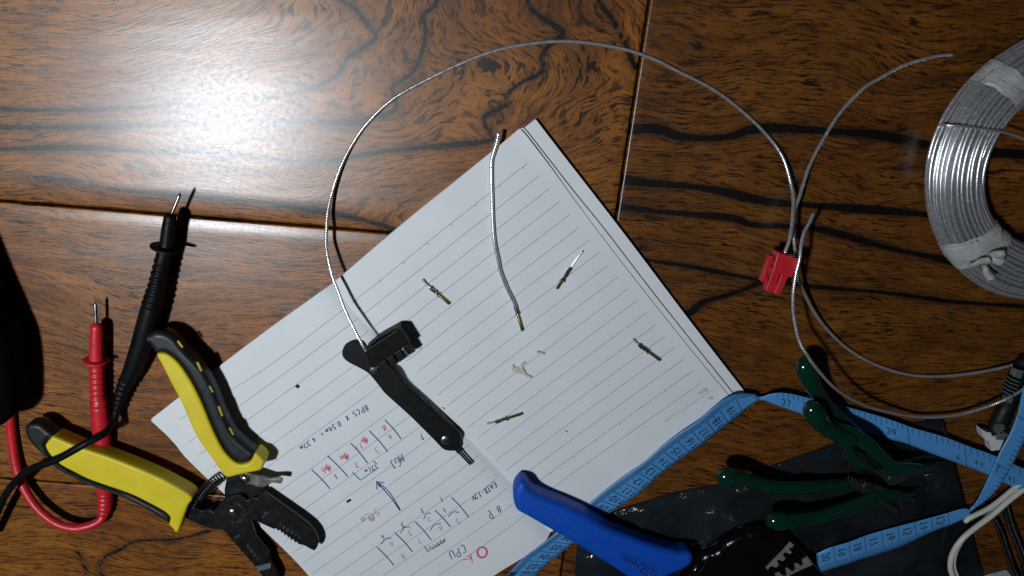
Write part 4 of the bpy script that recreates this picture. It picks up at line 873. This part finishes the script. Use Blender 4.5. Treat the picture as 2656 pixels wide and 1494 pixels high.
# ================================================================== green pliers
XP=crop(2060,920,6.0375); XQ=crop(2060,1100,5.573)
M_jaw=mat('dark_jaw_steel',(.03,.034,.035),.35,metal=.5,var=.4)
def plier(label,loc,handles,web,jaws,piv):
    t=thing('diagonal_pliers',label,'pliers',loc,'green handled pliers')
    for h in handles:
        C=spline(np.array([[*at(a,b,z),r] for a,b,z,r in h]),n=60); tube('handle',C[:,:3],C[:,3],M_green,t,n=24,flat=.85)
    for w in web: slab('handle_web',outl(XQ,w[0],w[2]),w[1],w[2],w[3],M_green,t,seg=5,step=.0015)
    for j in jaws: slab('jaw_and_tip_shadow',outl(XQ,j[0],j[2]),j[1],j[2],.0008,M_jaw,t,seg=2,smooth_outline=False)
    rivet(at(*XQ(*piv[:2]),piv[2]),.0034,M_jaw,t,h=.0008,nm='pivot_screw'); 
    arcp=spline([at(*XQ(*p),piv[2]-.002) for p in piv[3]],n=160); T=np.gradient(arcp,axis=0);T/=np.linalg.norm(T,axis=1)[:,None];A=np.cross(T,(0,0,1));B_=np.cross(A,T);ph=np.linspace(0,2*np.pi*6,160)[:,None]
    tube('return_spring',arcp+.0012*(np.cos(ph)*A+np.sin(ph)*B_),.00028,M_jaw,t,n=7); return t
plier('upper pair of green handled pliers standing closest to the tape measure, handles pointing up left',at(2200,1080,0),
 [[(2088,950,.0225,.0058),(2094,962,.0225,.0062),(2102,985,.0215,.0056),(2118,1015,.0195,.0046),(2140,1045,.0175,.0042),(2170,1080,.0155,.0040),(2215,1120,.013,.0040),(2260,1160,.011,.0040)],
  [(2108,1062,.0300,.0058),(2116,1078,.0300,.0062),(2130,1098,.029,.0052),(2150,1115,.0275,.0046),(2178,1130,.026,.0046),(2205,1142,.0245,.0048)]],
 [([(300,-20),(480,90),(600,180),(640,260),(690,360),(760,470),(820,560),(860,610),(1000,650),(1150,690),(1278,716),(1200,660),(1080,580),(980,520),(910,420),(875,325),(960,365),(1100,470),(1250,590),(1340,680),(1420,760),(1560,730),(1700,690),(1890,628),(1760,600),(1600,592),(1480,560),(1380,490),(1280,380),(1180,260),(1040,160),(880,80),(700,10),(500,-60)],.0205,.0255,.002)],
 [([(1300,640),(1420,770),(1600,720),(1885,640),(2100,660),(2200,720),(2000,690),(1700,760),(1500,880),(1380,900),(1250,760)],.0165,.0200)],(1420,800,.0200,[(700,420),(780,520),(820,620),(815,700)]))
plier('lower pair of green handled pliers spread open on the plastic bag, handle ends at left',at(2150,1250,0),
 [[(1882,1235,.0215,.0056),(1892,1237,.0215,.0060),(1920,1240,.0205,.0050),(1960,1252,.0190,.0043),(2010,1264,.0180,.0045),(2070,1265,.0170,.0044),(2130,1262,.0150,.0042),(2190,1257,.0125,.0040)],
  [(2010,1350,.0215,.0058),(2022,1351,.0215,.0062),(2060,1348,.0205,.0050),(2110,1342,.0190,.0044),(2160,1330,.0180,.0046),(2210,1312,.0165,.0046),(2260,1294,.0150,.0044),(2300,1282,.013,.0038),(2340,1286,.011,.0028),(2370,1296,.0095,.0012)]],
 [],[([(850,800),(1000,860),(1200,880),(1320,930),(1500,1000),(1780,1010),(1650,1060),(1400,1010),(1250,1080),(1050,1040),(880,960),(760,900),(700,840)],.0080,.0138),
 ([(1200,1130),(1330,1120),(1500,1220),(1535,1325),(1400,1270),(1280,1200)],.003,.0060),([(1880,740),(2100,690),(2200,730),(2130,860),(2110,940),(1900,960),(1950,850)],.0035,.0055)],(1060,900,.0138,[(760,760),(860,790),(950,800),(1050,820)]))  # first outline is a dark slab painting the tip's cast shadow, no jaw
# ================================================================== black pouch with beige toothed strips
XK=crop(1860,1330,8.836)
def lmp(x,y,k): return .0018*noise.noise(Vector((x*90,y*90,1)))*k+.0008*noise.noise(Vector((x*260,y*260,5)))*k
po=thing('black_pouch','black glossy pouch at the bottom edge with two beige toothed strips on it','pouch',at(1960,1460,0))
slab('pouch_body',[at(x,y,.010)[:2] for x,y in[(1770,1494),(1800,1450),(1850,1420),(1885,1395),(1930,1372),(1975,1362),(2020,1368),(2055,1395),(2085,1425),(2115,1465),(2130,1494),(2150,1600),(1900,1640),(1740,1600)]],.0012,.0135,.006,mat('black_glossy_film',(.003,.003,.0035),.2,spec=.3,coat=.0,bump=.5,bs=300),po,seg=7,lift=lmp)
M_bei=mat('beige_card',(.17,.165,.12),.6,var=.15)
slab('toothed_strip',outl(XK,[(1672,668),(1760,735),(1725,800),(1690,800),(1655,830),(1662,860),(1718,900),(1675,955),(1570,905),(1530,930),(1508,965),(1575,1045),(1510,1115),(1400,1075),(1368,1105),(1425,1190),(1355,1260),(1250,1225),(1200,1250),(1165,1312),(1115,1260),(1300,1070),(1500,870)],.0150),.0140,.0150,.0001,M_bei,po,seg=1,smooth_outline=False)
slab('toothed_strip',outl(XK,[(2075,1008),(2195,1190),(1950,1300),(1700,1420),(1560,1500),(1500,1449),(1400,1500),(1320,1415),(1420,1360),(1520,1449),(1600,1440),(1570,1280),(1620,1258),(1735,1360),(1800,1300),(1765,1170),(1830,1148),(1940,1225),(1975,1190),(1945,1080)],.0150),.0140,.0150,.0001,M_bei,po,seg=1,smooth_outline=False)
for k in range(7):
    pass
# ================================================================== white cable, braided sleeves, card
XG=crop(2420,1260,6.19)
wc=thing('white_cable','white twin strand cable curving from under the tape down to the bottom edge','cable',at(2500,1380,0))
tube('cable_strand',spline(wpath(z3(XG,[(1700,-120,.006),(1420,80,.007),(1200,250,.008),(950,470,.009),(700,655,.010),(500,820,.0105),(370,980,.010),(295,1150,.0095),(280,1320,.009),(330,1480,.0085),(420,1650,.008)])),step=.002),.0018,M_wht,wc)
tube('cable_strand',spline(wpath(z3(XG,[(1660,-170,.006),(1360,60,.0055),(1150,250,.0065),(950,430,.007),(740,610,.0075),(540,780,.0075),(415,950,.007),(345,1120,.0065),(330,1290,.0065),(385,1449,.0065),(470,1600,.006)])),step=.002),.0016,M_wht,wc)
w=tube('cable_strand',spline(wpath(z3(XG,[(530,560,.0080),(600,505,.0085),(850,385,.0085),(1050,250,.008),(1290,50,.007),(1500,-120,.006)])),step=.002),.0017,M_wht,wc); w['label']='short strand with a cut end touching the fold of the tape'
def braid():
    a=N('black_braided_sleeve'); uv=a.n('ShaderNodeUVMap').outputs[0]; s=a.n('ShaderNodeSeparateXYZ',i={0:uv})
    p1=a.math('SINE',a.math('ADD',a.math('MULTIPLY',s.outputs[0],1900),a.math('MULTIPLY',s.outputs[1],4))); p2=a.math('SINE',a.math('SUBTRACT',a.math('MULTIPLY',s.outputs[0],1900),a.math('MULTIPLY',s.outputs[1],4)))
    h=a.math('MULTIPLY',p1,p2); a.l(a.mix(a.mr(h,.55,.95),(.004,.004,.004),(.10,.10,.10)),a.p.inputs['Base Color']); a.p.inputs['Roughness'].default_value=.22
    b=a.n('ShaderNodeBump',i={'Strength':1.0,'Distance':.0006,'Height':h}); a.l(b.outputs[0],a.p.inputs['Normal']); return a.m
M_br=braid()
w=tube('braided_cable',spline(wpath(z3(XG,[(800,300,.004),(990,560,.004),(1080,740,.004),(1150,950,.004),(1215,1150,.004),(1290,1350,.005),(1370,1560,.005)])),step=.002),.0022,M_br); tag(w,'black braided cable crossing beneath the white cable, nearer one of two','cable','black braided cables at the lower right')
w=tube('braided_cable',spline(wpath(z3(XG,[(1150,300,.004),(1240,620,.004),(1330,850,.004),(1400,1030,.004),(1480,1300,.004),(1540,1560,.004)])),step=.002),.0026,M_br); tag(w,'black braided cable hugging the right edge, outside the other one','cable','black braided cables at the lower right')
o=slab('paper_card',outl(XG,[(860,1449),(1190,1362),(1260,1449),(1400,1700),(900,1800),(760,1520)],.002),.0006,.0012,.0001,mat('pale_blue_card',(.28,.40,.42),.6),seg=1,smooth_outline=False); tag(o,'pale blue green card corner at the bottom right edge under the braided cable','card')
# ================================================================== black adapter with ribbed clip
XH=crop(2350,900,4.83)
ad=thing('cable_adapter','black cable adapter with ribbed grey clip and white end tab at right edge','adapter',at(2610,1060,0))
C=spline(np.array([[*at(*XH(a,b),z),r] for a,b,z,r in[(1480,200,.007,.0050),(1420,330,.008,.0060),(1350,500,.008,.0060),(1290,700,.007,.0055),(1220,850,.0065,.0060),(1150,1000,.0060,.0062),(1110,1090,.0055,.0048)]]),n=40); tube('adapter_body',C[:,:3],C[:,3],M_blkd,ad,n=18,flat=.8)
m=MB(); quadbox(m,[(1375,275),(1490,300),(1440,400),(1345,370)],[.0162]*4,.012,XH); quadbox(m,[(1270,625),(1355,645),(1325,715),(1240,690)],[.0140]*4,.010,XH); m.build('clip_plate',M_gry,ad,smooth=.5,bev=.0004)
for k in range(5):
    m=MB(); x,y=1322-14*k,398+44*k; quadbox(m,[(x,y),(x+105,y+38),(x+100,y+56),(x-5,y+18)],[.0160]*4,.011,XH); m.build('clip_rib',M_gry,ad,smooth=.5,bev=.0002)
m=MB(); quadbox(m,[(952,1035),(1010,1068),(1065,1075),(1075,1130),(1130,1110),(1225,1165),(1170,1290),(1070,1302),(1048,1175),(1000,1170),(960,1110)],[.0095]*11,.0030,XH); m.build('end_tab',mat('white_plastic',(.60,.60,.62),.4),ad,smooth=.5)
m=MB()
cg=at(*XH(1165,1015),.012)
for k in range(8):
    a=2*math.pi*k/8; d=np.array([math.cos(a),math.sin(a),0]); m.box(cg+d*.0026,d,(0,0,1),.0018,.0013,.0018)
m.tube([cg-np.array([0,0,.002]),cg+np.array([0,0,.0006])],.0024,18,cap=False); m.build('collar',M_gry,ad,bev=.0002)
m=MB(); quadbox(m,[(1125,1110),(1230,1060),(1290,1110),(1225,1170),(1130,1165)],[.0105]*5,.004,XH); m.build('clip_plate',M_gry,ad,smooth=.5,bev=.0004)
# ================================================================== scraps on the paper
M_clr=mat('clear_scrap_plastic',(.52,.52,.44),.3,var=.3,vs=600)
def scrap(nm,f,pts,h,m,label,cat,z=None):
    c=onp(*f(*pts[0])); z0=c[2]+.0001
    o=slab(nm,[onp(*f(*p))[:2] for p in pts],z0,z0+h,h*.3,m,seg=2,smooth_outline=len(pts)>4,step=.0005); tag(o,label,cat); return o
X3=crop(1060,900,3.622)
scrap('plastic_scrap',X3,[(960,188),(985,158),(992,185),(1035,178),(1065,140),(1102,140),(1090,160),(1072,185),(1090,215),(1110,250),(1160,275),(1140,292),(1100,275),(1050,250),(990,238),(970,215)],.0012,M_clr,'torn translucent yellowish plastic scrap in the middle of the right page','scrap')
o=scrap('insulation_bit',X3,[(1205,30),(1278,50),(1270,70),(1200,52)],.0012,mat('clear_tube',(.50,.50,.56),.2),'tiny clear insulation sleeve above the torn plastic scrap','scrap')
scrap('wire_offcut',K,[(608,848),(638,836),(645,848),(616,866)],.001,M_blkd,'tiny dark offcut on the left page beside the drawn arrow','scrap')
scrap('wire_offcut',XS,[(843,447),(855,438),(868,450),(858,460)],.001,M_blkd,'tiny dark square offcut on the left page left of the extractor','scrap')
scrap('tape_scrap',K,[(770,985),(795,980),(832,1002),(812,1022)],.0004,mat('grey_scrap',(.38,.41,.40),.5),'small grey scrap lying on the faded pink writing','scrap')
scrap('crumb',X3,[(315,568),(325,564),(342,580),(332,582)],.0005,mat('brown_crumb',(.10,.03,.02),.7),'tiny brown crumb at the gutter beside the extractor','crumb')
scrap('crumb',X3,[(1468,784),(1476,783),(1496,797),(1490,800)],.0004,M_blkd,'tiny dark splinter low on the right page','crumb')
S.render.engine='CYCLES'
